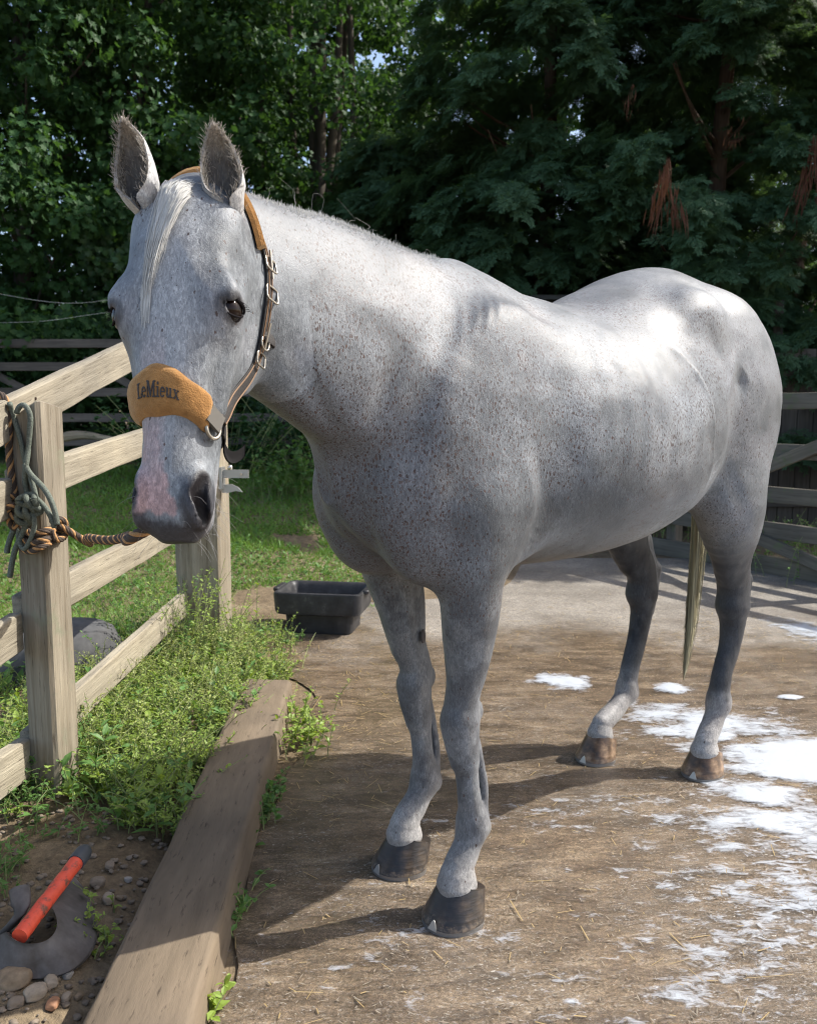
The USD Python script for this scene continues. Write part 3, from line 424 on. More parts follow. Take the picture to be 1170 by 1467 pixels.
V = np.array(V)-h1*[1, 1, 0]; n = len(V); F = grid_faces(nu, nv); dn = np.array([0, .012, -.010])
def shell(V, F, nu, nv, dn):
    n = len(V); bd = [(i, 0) for i in range(nu)]+[(nu-1, j) for j in range(nv)]+[(i, nv-1) for i in range(nu-1, -1, -1)]+[(0, j) for j in range(nv-1, -1, -1)]
    b = [i*nv+j for i, j in bd]; R = [(b[k], b[k+1], b[k+1]+n) for k in range(len(b)-1) if b[k] != b[k+1]]+[(b[k], b[k+1]+n, b[k]+n) for k in range(len(b)-1) if b[k] != b[k+1]]
    return np.vstack([V, V+dn]), np.vstack([F, F[:, ::-1]+n, np.array(R)])
obj('blade', shell(V, F, nu, nv, dn), grey_pl, sc, smooth=50)
cl = gnd(12, 1330, .08)-h1*[1, 1, 0]; obj('socket', tube(smooth_path([cl+[-.05, 0, -.05], cl, cl+[.03, -.01, .04], cl+[.015, .03, .075]], 12), np.linspace(.014, .022, 12), 12, flat=.5), grey_pl, sc, smooth=True)
e = [gnd(*p, .03)-h1*[1, 1, 0] for p in ((2, 1352), (-2, 1375), (4, 1398))]; obj('red_strip', tube(smooth_path(e, 10), .008, 8), plain('red_plastic', (.50, .03, .045), .5), sc, smooth=True)
# ------------------------------------------------------------------ stones
stone_cols = [(.26, .19, .12), (.33, .27, .20), (.21, .165, .12), (.34, .17, .09), (.36, .33, .29)]
stone_ms = [M_(f'stone_{k}', {**POS, 'n': ('noise_texture', dict(scale=45., detail=6., roughness=.7)), 'r': ('rgb_ramp', dict(ramp=[(.3, tuple(np.array(c)*.55)), (.65, c)])), 'p': ('principled_bsdf', dict(roughness=.75))}, [('g.position', 'n.vector'), ('n.fac', 'r.fac'), ('r.color', 'p.base_color')]) for k, c in enumerate(stone_cols)]
r = rng('stones')
def stone(px, py, w, lab, k):
    w *= .78; p = gnd(px, py, .03); s = w/1200*np.linalg.norm(p-C3); m = trimesh.creation.icosphere(3, 1.); v = np.array(m.vertices); o = r.uniform(0, 50, 3)
    v *= (.72+.55*meshkit.fbm(v*1.3+o, 3, 2))[:, None]; v = np.where(np.abs(v) > .8, np.sign(v)*(.8+.3*(np.abs(v)-.8)), v)*np.array([.56, .42, .34])*s; z = float(zt(p[0], p[1]))
    a = r.uniform(0, 6.3); o = obj('stone', (v, m.faces), stone_ms[k], M=mat4([[math.cos(a), math.sin(a), 0], [-math.sin(a), math.cos(a), 0], [0, 0, 1]], (p[0], p[1], z+.2*s)), smooth=True); tag(o, lab, 'stone', 'flint stones at lower left')
for a in ((22, 1420, 50, 'long tan stone at the left edge just under the grey scoop', 0), (52, 1438, 34, 'pale brown stone between the long tan stone and the orange stone', 1), (76, 1447, 24, 'rusty orange stone at lower left', 3), (74, 1420, 26, 'buff stone just above the orange stone', 1), (98, 1405, 17, 'small pale stone at the scoop\'s lower right', 4), (24, 1450, 24, 'grey brown stone by the lower left corner', 2), (112, 1425, 13, 'small tan stone nearest the sleeper\'s near end', 0),
          (158, 1257, 20, 'dull brown flint on the bare soil above the white pebble', 2), (184, 1268, 13, 'white pebble on the bare soil between scoop and sleeper', 4), (141, 1280, 24, 'flat grey flint left of the white pebble', 2), (156, 1299, 25, 'larger pale flint below the white pebble', 1), (172, 1292, 12, 'small flint right of the larger pale flint', 0), (95, 1432, 18, 'cream stone right of the orange stone', 1)): stone(*a)
n = 520; q = scatter(r, n, -1.35, -.62, 1.35, 2.35); gm = [];
for k in range(n):
    m = trimesh.creation.icosphere(1, 1.); v_ = np.array(m.vertices)*r.uniform(.6, 1.2, (42, 1))*np.array([1, .8, .6])*r.uniform(.003, .011); gm.append((v_+[*q[k], float(zt(q[k, 0], q[k, 1]))+.003], np.array(m.faces)))
obj('gravel', cat(gm), stone_ms[2], smooth=True, kind='stuff', label='small gravel on the bare soil left of the sleeper', cat='gravel')
# ------------------------------------------------------------------ plants
def keep_weeds(p):
    xs = np.where(p[:, 1] > 2.5, -.575, -.66)-.010*(p[:, 1]-1.6)+.05*np.sin(p[:, 1]*9); bare = ((p[:, 0]+.74)**2/.030+(p[:, 1]-1.98)**2/.05 < 1)
    n_ = meshkit.fbm(np.column_stack([p*3.2, p[:, :1]*0]), 3, 17); return (p[:, 0] < xs) & ~bare & (n_ > .34+.12*np.sin(len(p)))
r = rng('weeds'); W = []
spec = [(2300, (-1.75, -.55, 2.15, 3.7), .13, .026, weed_leaf, 12), (1500, (-1.9, -.55, 1.9, 4.4), .09, .024, weed_dark, 12), (900, (-1.55, -.6, 2.5, 4.3), .18, .017, weed_pale, 16), (150, (-1.7, -.62, 2.2, 4.2), .16, .062, weed_dark, 7), (130, (-1.6, -.58, 2.3, 4.2), .10, .075, weed_leaf, 6), (420, (-.80, -.52, 2.3, 3.8), .09, .022, weed_leaf, 10), (1100, (-2.6, -.98, 1.5, 2.75), .12, .032, weed_dark, 11), (600, (-1.15, -.72, 2.2, 2.7), .07, .022, weed_leaf, 9)]
groups = {}
for n, (x0, x1, y0, y1), h, lf, m, per in spec:
    a, b = weed_mass(r, scatter(r, n, x0, x1, y0, y1, keep_weeds), h, lf, per); groups.setdefault(m.GetPath().name, (m, [], []))[1].append(a); groups[m.GetPath().name][2].append(b)
tw = thing('weeds', 'low tangled green weeds growing between the fence and the sleeper', 'weeds', (-1., 2.6, 0)); tag(tw, kind='stuff'); O = np.array([-1., 2.6, 0])
for m, a, b in groups.values(): v, f = cat(a); obj('leaves', (v-O, f), m, tw, kind='stuff'); v, f = cat(b); obj('stems', (v-O, f), stem_m, tw, kind='stuff')
def clump(label, base, w, d, h, n, leaf, m, seed, per=12, narrow=.5, name='weed_clump', zf=zt):
    r = rng(seed); p = np.column_stack([base[0]+r.normal(size=n)*w, base[1]+r.normal(size=n)*d]); T = thing(name, label, 'plant', (*base, 0)); O = np.array([*base, 0])
    a, b = weed_mass(r, p, h, leaf, per, .35, narrow, zf); obj('leaves', (a[0]-O, a[1]), m, T, kind='stuff'); obj('stems', (b[0]-O, b[1]), stem_m, T, kind='stuff'); return T
flat0 = lambda x, y: np.zeros_like(x)+.004
clump('tall seeding weeds climbing the front of the thick gate post', (-1.02, 3.92), .14, .12, .42, 60, .026, weed_leaf, 'k1', 16)
clump('bushy weeds left of the gate post between third and bottom rail', (-1.28, 3.95), .13, .12, .36, 60, .028, weed_dark, 'k2', 15)
clump('pale feathery weeds spilling over the far end of the sleeper', (-.80, 3.72), .13, .14, .20, 90, .017, weed_pale, 'k3', 14)
clump('green weeds between gate post and black trough', (-.72, 4.05), .10, .10, .17, 60, .02, weed_leaf, 'k4', 12)
clump('leafy plant growing against the right side of the far sleeper', (*gnd(430, 1062)[:2],), .055, .10, .13, 46, .034, weed_leaf, 'k5', 10, .55, zf=flat0)
clump('low dark leafy plant halfway along the near sleeper\'s right side', (*gnd(378, 1165)[:2],), .022, .09, .085, 40, .030, weed_dark, 'k6', 9, .6, zf=flat0)
clump('small plant where the horse\'s shadow leaves the near sleeper', (*gnd(341, 1310)[:2],), .014, .05, .075, 18, .026, weed_dark, 'k7', 8, .6, zf=flat0)
clump('bright broad leaved seedling at the near end of the sleeper by the concrete', (*gnd(300, 1458)[:2],), .012, .02, .06, 7, .036, weed_leaf, 'k8', 7, .6, zf=flat0)
clump('large leaved nettles in the shade left of the horse\'s chest', (-1.05, 8.1), .28, .15, .55, 60, .085, weed_dark, 'k9', 14, .6, name='nettle_clump')
clump('grassy green weeds under the braced fence behind the hind legs', (2.05, 7.75), .30, .35, .5, 110, .05, weed_dark, 'k10', 12, .3)
clump('dark green weeds behind the bottom board of the braced fence at right', (3.05, 6.35), .25, .3, .40, 90, .045, weed_dark, 'k11', 12, .35)
clump('small leafy weed beside the brown sleeper at the edge of the bare soil', (-.72, 1.75), .04, .07, .06, 22, .024, weed_leaf, 'k12', 8)
shrub('dark leafy bramble bush in the shade under the horse\'s neck', (-2.1, 9.0), 1.5, .85, 1500, 's1', ivy_leaf, .085, .7, 'bush', 'bramble_bush')
shrub('dark bramble bush half hidden behind the horse\'s chest', (-.75, 9.4), 1.4, 1.0, 1500, 's2', ivy_leaf, .08, .7, 'bush', 'bramble_bush')
# grass behind the fence
r = rng('grass'); G = []
def gk(p):
    bare = (p[:, 0] > -1.15-.0*p[:, 1]) & (p[:, 1] < 5.35+.25*np.sin(p[:, 0]*5)) ; far = (p[:, 0] > .1) | ((p[:, 0] > -.2) & (p[:, 1] < 5.9))
    n = meshkit.fbm(np.column_stack([p*1.6, p[:, :1]*0]), 3, 7)
    return ~bare & ~far & (n > np.where(p[:, 1] > 5.6, .20, .33))
G = [blades(r, scatter(r, 60000, -5.2, .2, 4.1, 7.2, gk), .055, .0035), blades(r, scatter(r, 45000, -6.5, .2, 6.5, 9.6, gk), .085, .005), blades(r, scatter(r, 3500, -1.9, -.9, 3.0, 4.6, keep_weeds), .11, .003)]
o = obj('grass', cat(G), grass_m, kind='stuff', label='short green grass behind the fence, sunlit in front and shaded at the back', cat='grass')
lw = [weed_mass(r, scatter(r, 2600, -5, .15, 5.0, 9.3, gk), .08, .038, 7, .6, .55)]
o = obj('ground_cover', lw[0][0], weed_dark, kind='stuff', label='broad leaved ground cover among the grass behind the fence', cat='ground cover')
# straw and grit on the yard
straw_m = leaf_mat('straw', [(0, (.30, .22, .10)), (.6, (.48, .37, .19)), (1, (.60, .52, .33))], .1)
r = rng('straw'); n = 3000; p = np.column_stack([r.uniform(-.95, 3.6, n), .9+5.6*r.uniform(0, 1, n)**1.2]); edge = np.abs(p[:, 0]+.42+.1*(p[:, 1]-3)) < .35; p = np.vstack([p, np.column_stack([r.normal(size=700)*.25-.35, r.uniform(2.4, 5.2, 700)]), np.column_stack([r.uniform(.4, 2.6, 500), r.normal(size=500)*.25+4.6-.1*r.uniform(size=500)])]); n = len(p)
p = p[(p[:, 0] > -.50-.16*np.maximum(p[:, 1]-3.3, 0)*2)]; n = len(p)
a = r.uniform(0, 2*np.pi, n); D = np.column_stack([np.cos(a), np.sin(a), r.normal(size=n)*.05]); L = np.exp(r.normal(size=n)*.85-4.1); L = np.clip(L, .006, .16)
o = obj('straw', leafset(np.column_stack([p, np.full(n, .011)]), D, np.tile([0, 0, 1.], (n, 1)), L, r.uniform(.0014, .0030, n), .15, .03, shape=((0, 0), (.05, .5), (.95, .5), (1, 0))), straw_m, kind='stuff', label='bits of straw scattered over the wet yard', cat='straw')
n = 15000; p = np.column_stack([r.uniform(-.9, 3.2, n), 1.25+4.6*r.uniform(0, 1, n)**1.7]); nn_ = meshkit.fbm(np.column_stack([p*[2.2, 4.5], p[:, :1]*0]), 4, 41); p = p[(nn_ > .44) & (p[:, 0] > -.47-.3*np.maximum(p[:, 1]-3.3, 0))]; n = len(p); a = r.normal(size=n)*1.0
o = obj('chaff', leafset(np.column_stack([p, np.full(n, .0105)]), np.column_stack([np.cos(a), np.sin(a), r.normal(size=n)*.12]), np.tile([0, 0, 1.], (n, 1)), np.clip(np.exp(r.normal(size=n)*.6-4.6), .004, .03), r.uniform(.0018, .0040, n), .15, .03, shape=((0, 0), (.3, .5), (1, 0))), leaf_mat('chaff', [(0, (.20, .17, .13)), (.6, (.36, .33, .28)), (1, (.52, .50, .46))], .05), kind='stuff', label='tiny pale chaff strewn over the brown concrete', cat='chaff')
# soap foam on the concrete
foam_m = M_('soap_foam', {**POS, 'n': ('noise_texture', dict(scale=1., detail=9., roughness=.72, distortion=.7)), 'mp': ('mapping', dict(scale=(24., 46., 20.), rotation=(0, 0, -.15))), 'th': ('attribute', dict(attribute='thick')), 'ad': ('math', dict(math_type='multiply_add', value2=.62)), 'sb': ('math', dict(math_type='multiply', value2=1.15)), 'al': ('rgb_ramp', dict(ramp=[(.68, (0, 0, 0)), (.80, (.36, .36, .36)), (1.0, (.92, .92, .92))])), 'v': ('voronoi_texture', dict(scale=210.)), 'b': ('bump', dict(strength=.35, distance=.003)),
    'p': ('principled_bsdf', dict(base_color=(.42, .45, .49), roughness=.45)), 't': ('transparent_bsdf', {}), 'mx': ('mix_closure', {})},
    [('g.position', 'mp.vector'), ('mp.vector', 'n.vector'), ('g.position', 'v.vector'), ('v.distance', 'b.height'), ('b.normal', 'p.normal'), ('th.fac', 'ad.value1'), ('n.fac', 'sb.value1'), ('sb.value', 'ad.value3'), ('ad.value', 'al.fac'), ('al.color', 'mx.fac'), ('t.BSDF', 'mx.closure1'), ('p.BSDF', 'mx.closure2')], surface='mx.closure')
def foam_sheet(x0, x1, y0, y1, step, fn, hmax):
    """film of suds: fn gives its thickness (0 at the rim, 1 where it is whole)"""
    xs, ys = np.arange(x0, x1, step), np.arange(y0, y1, step); X, Y = np.meshgrid(xs, ys, indexing='ij'); h = fn(X, Y); F = grid_faces(len(xs), len(ys)); hf = h.ravel()[F]; F = F[(hf > 0).any(1)]
    hc_ = np.clip(h, 0, 1); Z = .0095+hmax*hc_*(.6+.8*nz(X, Y, 40, 40, 3, 5)); V = np.stack([X, Y, Z], -1).reshape(-1, 3); u, inv = np.unique(F, return_inverse=True); return (V[u], inv.reshape(F.shape)), h.ravel()[u]
def nz(X, Y, sx, sy, oc=4, sd=0): return meshkit.fbm(np.stack([X*sx, Y*sy, 0*X], -1), oc, sd)
def blob(X, Y, c, rx, ry): return 1-np.sqrt(((X-c[0])/rx)**2+((Y-c[1])/ry)**2)
def foam(name, label, sheet, kind=None): m, t = sheet; o = obj(name, m, foam_m, smooth=True); primvar(o, 'thick', np.clip(t, 0, 1), 'FloatArray'); return tag(o, label, 'suds' if kind else 'foam', kind=kind)
def foam_thing(label, c, rx, ry, hmax, seed, k=1.2):
    fn = lambda X, Y: blob(X, Y, c, rx*1.25, ry*1.25)*k+(nz(X, Y, 13, 15, 3, seed)-.5)*1.1
    foam('foam_patch', label, foam_sheet(c[0]-rx*2, c[0]+rx*2, c[1]-ry*2, c[1]+ry*2, .008, fn, hmax))
foam_thing('white foam patch on the concrete left of the right hind leg', gnd(806, 979), .125, .12, .006, 11); foam_thing('small bright foam patch below the tip of the tail', gnd(962, 989), .08, .065, .008, 12, 1.5); foam_thing('tiny foam spot at the right edge level with the tail tip', gnd(1130, 1002), .045, .03, .006, 13, 1.6); foam_thing('pale foam puddle at the right edge near the fence', gnd(1160, 906), .16, .25, .003, 14, .75)
def big(X, Y):
    a = np.maximum.reduce([blob(X, Y, gnd(1150, 1092), .42, .25)*2.1, blob(X, Y, gnd(1080, 1140), .25, .13)*1.5, blob(X, Y, gnd(1010, 1045), .42, .28)*.95, blob(X, Y, gnd(1110, 1175), .42, .22)*1.0, blob(X, Y, gnd(945, 1030), .22, .2)*.75, blob(X, Y, gnd(1150, 1250), .34, .42)*.50])
    return a+(nz(X, Y, 8, 14, 4, 21)-.5)*1.5-.14
foam('soap_foam', 'large white spill of soap foam around the left hind hoof', foam_sheet(.4, 2.3, 1.75, 3.7, .009, big, .005))
def thin(X, Y):
    a = np.maximum.reduce([blob(X, Y, (1.0, 2.0), .8, .55)*.55, blob(X, Y, (.75, 1.72), .5, .4)*.55, blob(X, Y, (.35, 1.62), .8, .3)*.30, blob(X, Y, (.55, 2.45), .7, .35)*.28, blob(X, Y, (.05, 1.75), .7, .5)*.22])
    return np.where(a > -.25, a, -1)+(nz(X, Y, 12, 30, 4, 31)-.5)*1.0-.24
foam('thin_suds', 'thin white streaks of suds on the wet concrete in the right foreground', foam_sheet(-.45, 1.6, 1.35, 3.0, .009, thin, .001), kind='stuff')
# ---------------------------------------------------------------- horse frames
HO=np.array([.05,2.01,0.]); HX=nrm([-.716,-.698,0]); HY=np.array([-HX[1],HX[0],0.])   # forward, left
if HY[0]<0: HY=-HY
HM=np.stack([HX,HY,[0,0,1.]])            # local = (p-HO)@HM.T ; world = HO + l@HM
def l2w(l): return HO+np.asarray(l,float)@HM
def w2l(p): return (np.asarray(p,float)-HO)@HM.T
# head frame: origin at the poll, s down the face, t out of the forehead, w to the horse's left
HEAD_A=math.radians(15); HEAD_F=nrm([-.165,-1,0]); 
h_s=nrm(np.array([0,0,-1])*math.cos(HEAD_A)+HEAD_F*math.sin(HEAD_A)); h_t=nrm(HEAD_F*math.cos(HEAD_A)+np.array([0,0,1])*math.sin(HEAD_A)); h_w=np.cross(h_s,h_t); h_w=h_w if h_w[0]>0 else -h_w
HEAD_O=np.array([-.376,1.40,1.588])
HEAD_R=math.radians(-2.6); h_s,h_w=h_s*math.cos(HEAD_R)-h_w*math.sin(HEAD_R)*1,h_w*math.cos(HEAD_R)+h_s*math.sin(HEAD_R)
HD=np.stack([h_s,h_t,h_w])
def hw2w(q): return HEAD_O+np.asarray(q,float)@HD
def h2l(q): return w2l(hw2w(q))
HDL=HD@HM.T; HOL=w2l(HEAD_O)             # local->head : (l-HOL)@HDL.T
# ---------------------------------------------------------------- implicit pieces
OPS=[]
def add(f,c,lo,hi,k,mode='u'): OPS.append((f,np.array(lo,float),np.array(hi,float),k,mode))
def field(p):
    d=np.full(len(p),.5,np.float32); p=p.astype(np.float32)
    for f,lo,hi,k,mode in OPS:
        m=np.nonzero(np.all((p>lo-k-.08)&(p<hi+k+.08),1))[0]
        if not len(m): continue
        q=f(p[m]); a=d[m]
        if mode=='u':
            h=np.clip(.5+.5*(a-q)/k,0,1); d[m]=a*(1-h)+q*h-k*h*(1-h)
        else:
            q=-q; h=np.clip(.5-.5*(a-q)/k,0,1); d[m]=a*(1-h)+q*h+k*h*(1-h)
    return d
def both(fn):
    for s in (1,-1): fn(s)
def ell(c,r,k,mode='u',rot=None,frame=None):
    """ellipsoid; rot: 3x3 rows = axes; frame 'h' = head coordinates"""
    c=np.asarray(c,float); r=np.asarray(r,float); A=np.eye(3) if rot is None else np.stack([nrm(a) for a in rot])
    if frame=='h': c=h2l(c); A=A@HDL
    A=A.astype(np.float32); c32=c.astype(np.float32); r32=r.astype(np.float32)
    def f(p):
        q=(p-c32)@A.T; k0=np.sqrt(((q/r32)**2).sum(1))+1e-6; k1=np.sqrt(((q/r32**2)**2).sum(1))+1e-6
        return k0*(k0-1)/k1
    R=np.abs(A.T*r32).sum(1); add(f,c,c-R,c+R,k,mode)
def spline(P,n):
    P=np.asarray(P,float); t=np.concatenate([[0],np.cumsum(np.linalg.norm(np.diff(P[:,:3],axis=0),axis=1))]); return PC(t,P,axis=0)(np.linspace(0,t[-1],n))
def chain(P,k,lat=(0,1,0),n=None,mode='u',frame=None,ks=.0):
    """P rows: x y z rl rf (lateral radius, other radius[, radius on the other side])."""
    P=np.asarray(P,float)
    if P.shape[1]==4: P=np.column_stack([P,P[:,3]])
    if P.shape[1]==5: P=np.column_stack([P,P[:,4]])
    if n: P=spline(P,n)
    lat=np.asarray(lat,float)
    if frame=='h': P=P.copy(); P[:,:3]=h2l(P[:,:3]); lat=lat@HDL
    P=P.astype(np.float32); lat=lat.astype(np.float32)
    def f(p):
        best=bd=None
        for a,b in zip(P[:-1],P[1:]):
            d=b[:3]-a[:3]; L2=max(float(d@d),1e-9); q=p-a[:3]; t=np.clip(q@d/L2,0,1); r=q-t[:,None]*d; u=nrm(d)
            la=nrm(lat-u*(lat@u)).astype(np.float32); fo=np.cross(la,u).astype(np.float32)
            U=r@la; V=r@fo; W=r@u.astype(np.float32); R=a[3:]+(b[3:]-a[3:])*t[:,None]
            rv=np.where(V>0,R[:,1],R[:,2]); rw=np.minimum(R[:,0],rv)
            k0=np.sqrt((U/R[:,0])**2+(V/rv)**2+(W/rw)**2)+1e-6; k1=np.sqrt((U/R[:,0]**2)**2+(V/rv**2)**2+(W/rw**2)**2)+1e-6
            e=k0*(k0-1)/k1
            D2=(r*r).sum(1)
            if best is None: best,bd=e,D2
            else: best=np.where(D2<bd,e,best); bd=np.minimum(bd,D2)
        return best
    m=P[:,3:].max(); add(f,None,P[:,:3].min(0)-m,P[:,:3].max(0)+m,k,mode)
def loft(x,top,bot,hw,zc,pu,pl,k,frame=None):
    """sections along the first axis: top, bottom, half width, height of the widest place, exponents above and below"""
    x=np.asarray(x,float); I=PC(x,np.stack([top,bot,hw,zc,pu,pl],1)); x0,x1=x[0],x[-1]
    tab=I(np.linspace(x0,x1,400)).astype(np.float32)
    if frame=='h': frame=(HOL,HDL[[0,2,1]])
    if frame is not None: FO,FM=np.asarray(frame[0],np.float32),np.asarray(frame[1],np.float32)
    def f(p):
        if frame is not None: p=(p-FO)@FM.T
        xx=np.clip(p[:,0],x0,x1); g=(xx-x0)/(x1-x0)*399; i=np.minimum(g.astype(int),398); w=(g-i)[:,None]
        S=tab[i]*(1-w)+tab[i+1]*w
        v=p[:,2]-S[:,3]; up=v>0; rv=np.maximum(np.where(up,S[:,0]-S[:,3],S[:,3]-S[:,1]),.01); e=np.where(up,S[:,4],S[:,5])
        u=np.abs(p[:,1])/np.maximum(S[:,2],.008); v=np.abs(v)/rv
        n=(u**e+v**e+1e-9)**(1/e)
        d=(n-1)*np.minimum(np.maximum(S[:,2],.008),rv)
        ang=u/(u+v+1e-6); d=(n-1)*(rv*(1-ang)+np.maximum(S[:,2],.008)*ang)*.9
        dx=np.abs(p[:,0]-xx); return np.where(dx>0,np.sqrt(np.maximum(d,0)**2+dx**2),d)
    a=np.array([x0,-max(hw),min(bot)]); b=np.array([x1,max(hw),max(top)])
    if frame is not None:
        c=np.array([[i,j,k2] for i in (a[0],b[0]) for j in (a[1],b[1]) for k2 in (a[2],b[2])]); c=FO+c@FM; a,b=c.min(0),c.max(0)
    add(f,None,a,b,k)
# ---------------------------------------------------------------- trunk
TX=[-1.47,-1.43,-1.36,-1.26,-1.14,-1.0,-.86,-.66,-.45,-.25,-.12,.04,.17,.26,.315]
loft(TX,
 [1.30,1.40,1.505,1.60,1.655,1.668,1.645,1.575,1.510,1.53,1.545,1.50,1.37,1.25,1.15],
 [1.10,1.03,.99,.97,.935,.888,.850,.822,.815,.82,.84,.868,.90,.95,1.02],
 [.07,.15,.215,.25,.265,.285,.33,.365,.36,.315,.262,.205,.142,.085,.03],
 [1.2,1.2,1.2,1.2,1.2,1.19,1.18,1.15,1.13,1.12,1.1,1.08,1.07,1.07,1.07],
 [2.,2.,2.05,2.1,2.1,2.05,1.95,1.9,1.85,1.65,1.5,1.5,1.8,2,2],
 [2.,2.,2.,2.,2.,2.05,2.1,2.1,2.1,2.1,2.1,2.1,2.1,2,2],.09)
# neck
NA=np.array([-.22,-.02,1.22]); NB=np.array([.70,.085,1.475]); n1=nrm(NB-NA); n2=nrm(np.array([-n1[1],n1[0],0])); n3=np.cross(n1,n2)
NECK=(NA,np.stack([n1,n2,n3]))
loft([-.02,.08,.2,.35,.5,.65,.78,.88,.96,1.0],
 [.22,.30,.305,.272,.248,.223,.188,.165,.14,.10],
 [-.25,-.28,-.285,-.262,-.225,-.195,-.165,-.15,-.13,-.10],
 [.10,.148,.162,.150,.130,.108,.092,.083,.075,.06],
 [0,0,-.02,-.04,-.04,-.03,-.02,-.01,0,0],
 [1.5,1.5,1.5,1.5,1.5,1.5,1.6,1.8,2,2],[2,2,2,2,2,2,2,2,2,2],.09,frame=NECK)
# shoulders, chest
def shoulder(s):
    ell((-.015,s*(.16 if s>0 else .148),1.17),(.30,.070,.17),.10,rot=[(.32,0,-.8),(0,1,0),(.8,0,.32)])
    ell((.15,s*.098,1.03),(.105,.075,.135),.06)                       # pectoral / point of shoulder
    ell((-.06,s*.18,1.01),(.14,.06,.14),.08)                      # triceps
    ell((.09,s*.095,.92),(.10,.075,.09),.06)
both(shoulder)
# hindquarters
def haunch(s):
    ell((-1.13,s*.165,1.34),(.26,.135,.24),.09)
    ell((-1.30,s*.15,1.20),(.17,.125,.28),.08)                      # buttock
    ell((-.86,s*.22,1.49),(.08,.05,.06),.10)                      # point of hip
both(haunch)
def hleg(s,J):
    """J: stifle, gaskin mid, hock, cannon low, fetlock, coronet as (x,z) plus y of each"""
    (sx,sy,sz),(hx,hy,hz),(fx,fy,fz),(cx,cy,cz)=J
    y=lambda v:s*v
    chain([[-1.16,s*.17,1.28,.13,.22],[(sx-1.16)/2-.02,s*.185,1.12,.12,.20],[sx-.065,sy,sz,.105,.15],[sx*.6+hx*.4-.035,sy*.6+hy*.4,sz-.12,.085,.125],[sx*.3+hx*.7-.005,sy*.3+hy*.7,hz+.16,.058,.078],[hx+.01,hy,hz+.06,.050,.064],[hx+.014,hy,hz,.054,.066]],.06,n=16)
    ell((sx+.05,sy,sz+.03),(.06,.06,.08),.07)                        # stifle
    chain([[hx-.078,hy,hz+.078,.022,.026],[hx-.058,hy,hz+.0,.023,.028],[hx-.03,hy,hz-.07,.025,.03]],.03)   # point of hock
    chain([[hx-.065,hy,hz+.085,.013,.016],[hx*.75+sx*.25-.085,hy,hz+.2,.014,.018],[hx*.55+sx*.45-.09,sy,hz+.33,.03,.03]],.035)  # achilles
    chain([[hx+.012,hy,hz,.046,.055],[hx+.008,hy,hz-.06,.041,.047],[hx-.002+(fx-hx)*.3,hy+(fy-hy)*.3,hz-.14,.034,.040],[fx*.75+hx*.25+.006,fy,fz+.1,.032,.037],[fx+.004,fy,fz+.03,.036,.037]],.02,n=10)
    chain([[hx-.042,hy,hz-.08,.017,.018],[hx-.047+(fx-hx)*.35,hy,hz-.17,.0155,.0135],[fx-.042,fy,fz+.08,.016,.0125],[fx-.028,fy,fz+.03,.022,.02]],.007,n=8)
    ell((fx+.002,fy,fz),(.04,.04,.044),.02); ell((fx-.03,fy,fz-.012),(.02,.026,.026),.018)
    chain([[fx,fy,fz,.032,.034],[fx*.5+cx*.5-.004,cy,(fz+cz)/2+.010,.0335,.037],[cx-.004,cy,cz+.028,.036,.040],[cx,cy,cz,.047,.05],[cx+.002,cy,cz-.03,.043,.046]],.018,n=8)
hleg(1,((-1.125,.20,.94),(-1.335,.165,.562),(-1.256,.162,.23),(-1.170,.161,.088)))
hleg(-1,((-1.03,-.20,.955),(-1.302,-.165,.558),(-1.205,-.16,.205),(-1.028,-.158,.088)))
def fleg(s,J):
    (ex,ey,ez),(kx,ky,kz),(fx,fy,fz),(cx,cy,cz)=J
    chain([[ex+.015,ey,ez+.10,.09,.10],[ex+.022,ey,ez,.078,.082],[ex*.6+kx*.4+.005,ey*.6+ky*.4,ez*.6+kz*.4,.064,.069],[ex*.25+kx*.75,ey*.2+ky*.8,ez*.22+kz*.78,.043,.046],[kx,ky,kz+.06,.040,.043],[kx+.004,ky,kz,.046,.046],[kx+.002,ky,kz-.05,.038,.040],[kx*.8+fx*.2,ky,kz-.1,.031,.032]],.05,n=18)
    ell((kx+.020,ky,kz+.0),(.030,.043,.044),.012); ell((kx-.044,ky,kz+.014),(.018,.022,.032),.014)
    chain([[kx+.002,ky,kz-.04,.035,.037],[kx*.75+fx*.25,ky*.75+fy*.25,kz*.68+fz*.32,.029,.031],[kx*.3+fx*.7+.004,ky*.3+fy*.7,kz*.35+fz*.65,.027,.029],[fx+.004,fy,fz+.03,.033,.034]],.018,n=8)
    chain([[kx-.036,ky,kz-.05,.017,.017],[kx*.6+fx*.4-.041,ky*.6+fy*.4,kz*.6+fz*.4,.0145,.0125],[fx-.037,fy,fz+.075,.015,.012],[fx-.026,fy,fz+.03,.022,.02]],.006,n=8)
    ell((fx+.002,fy,fz),(.039,.04,.044),.02); ell((fx-.03,fy,fz-.012),(.02,.026,.027),.018)
    chain([[fx,fy,fz,.031,.033],[fx*.5+cx*.5-.004,cy,(fz+cz)/2+.010,.0335,.037],[cx-.004,cy,cz+.03,.036,.040],[cx,cy,cz,.048,.05],[cx+.002,cy,cz-.03,.044,.046]],.018,n=8)
fleg(1,((.01,.165,.90),(.018,.128,.497),(-.026,.126,.218),(.028,.126,.098)))
fleg(-1,((-.025,-.165,.90),(-.090,-.135,.495),(-.122,-.13,.22),(-.042,-.13,.098)))
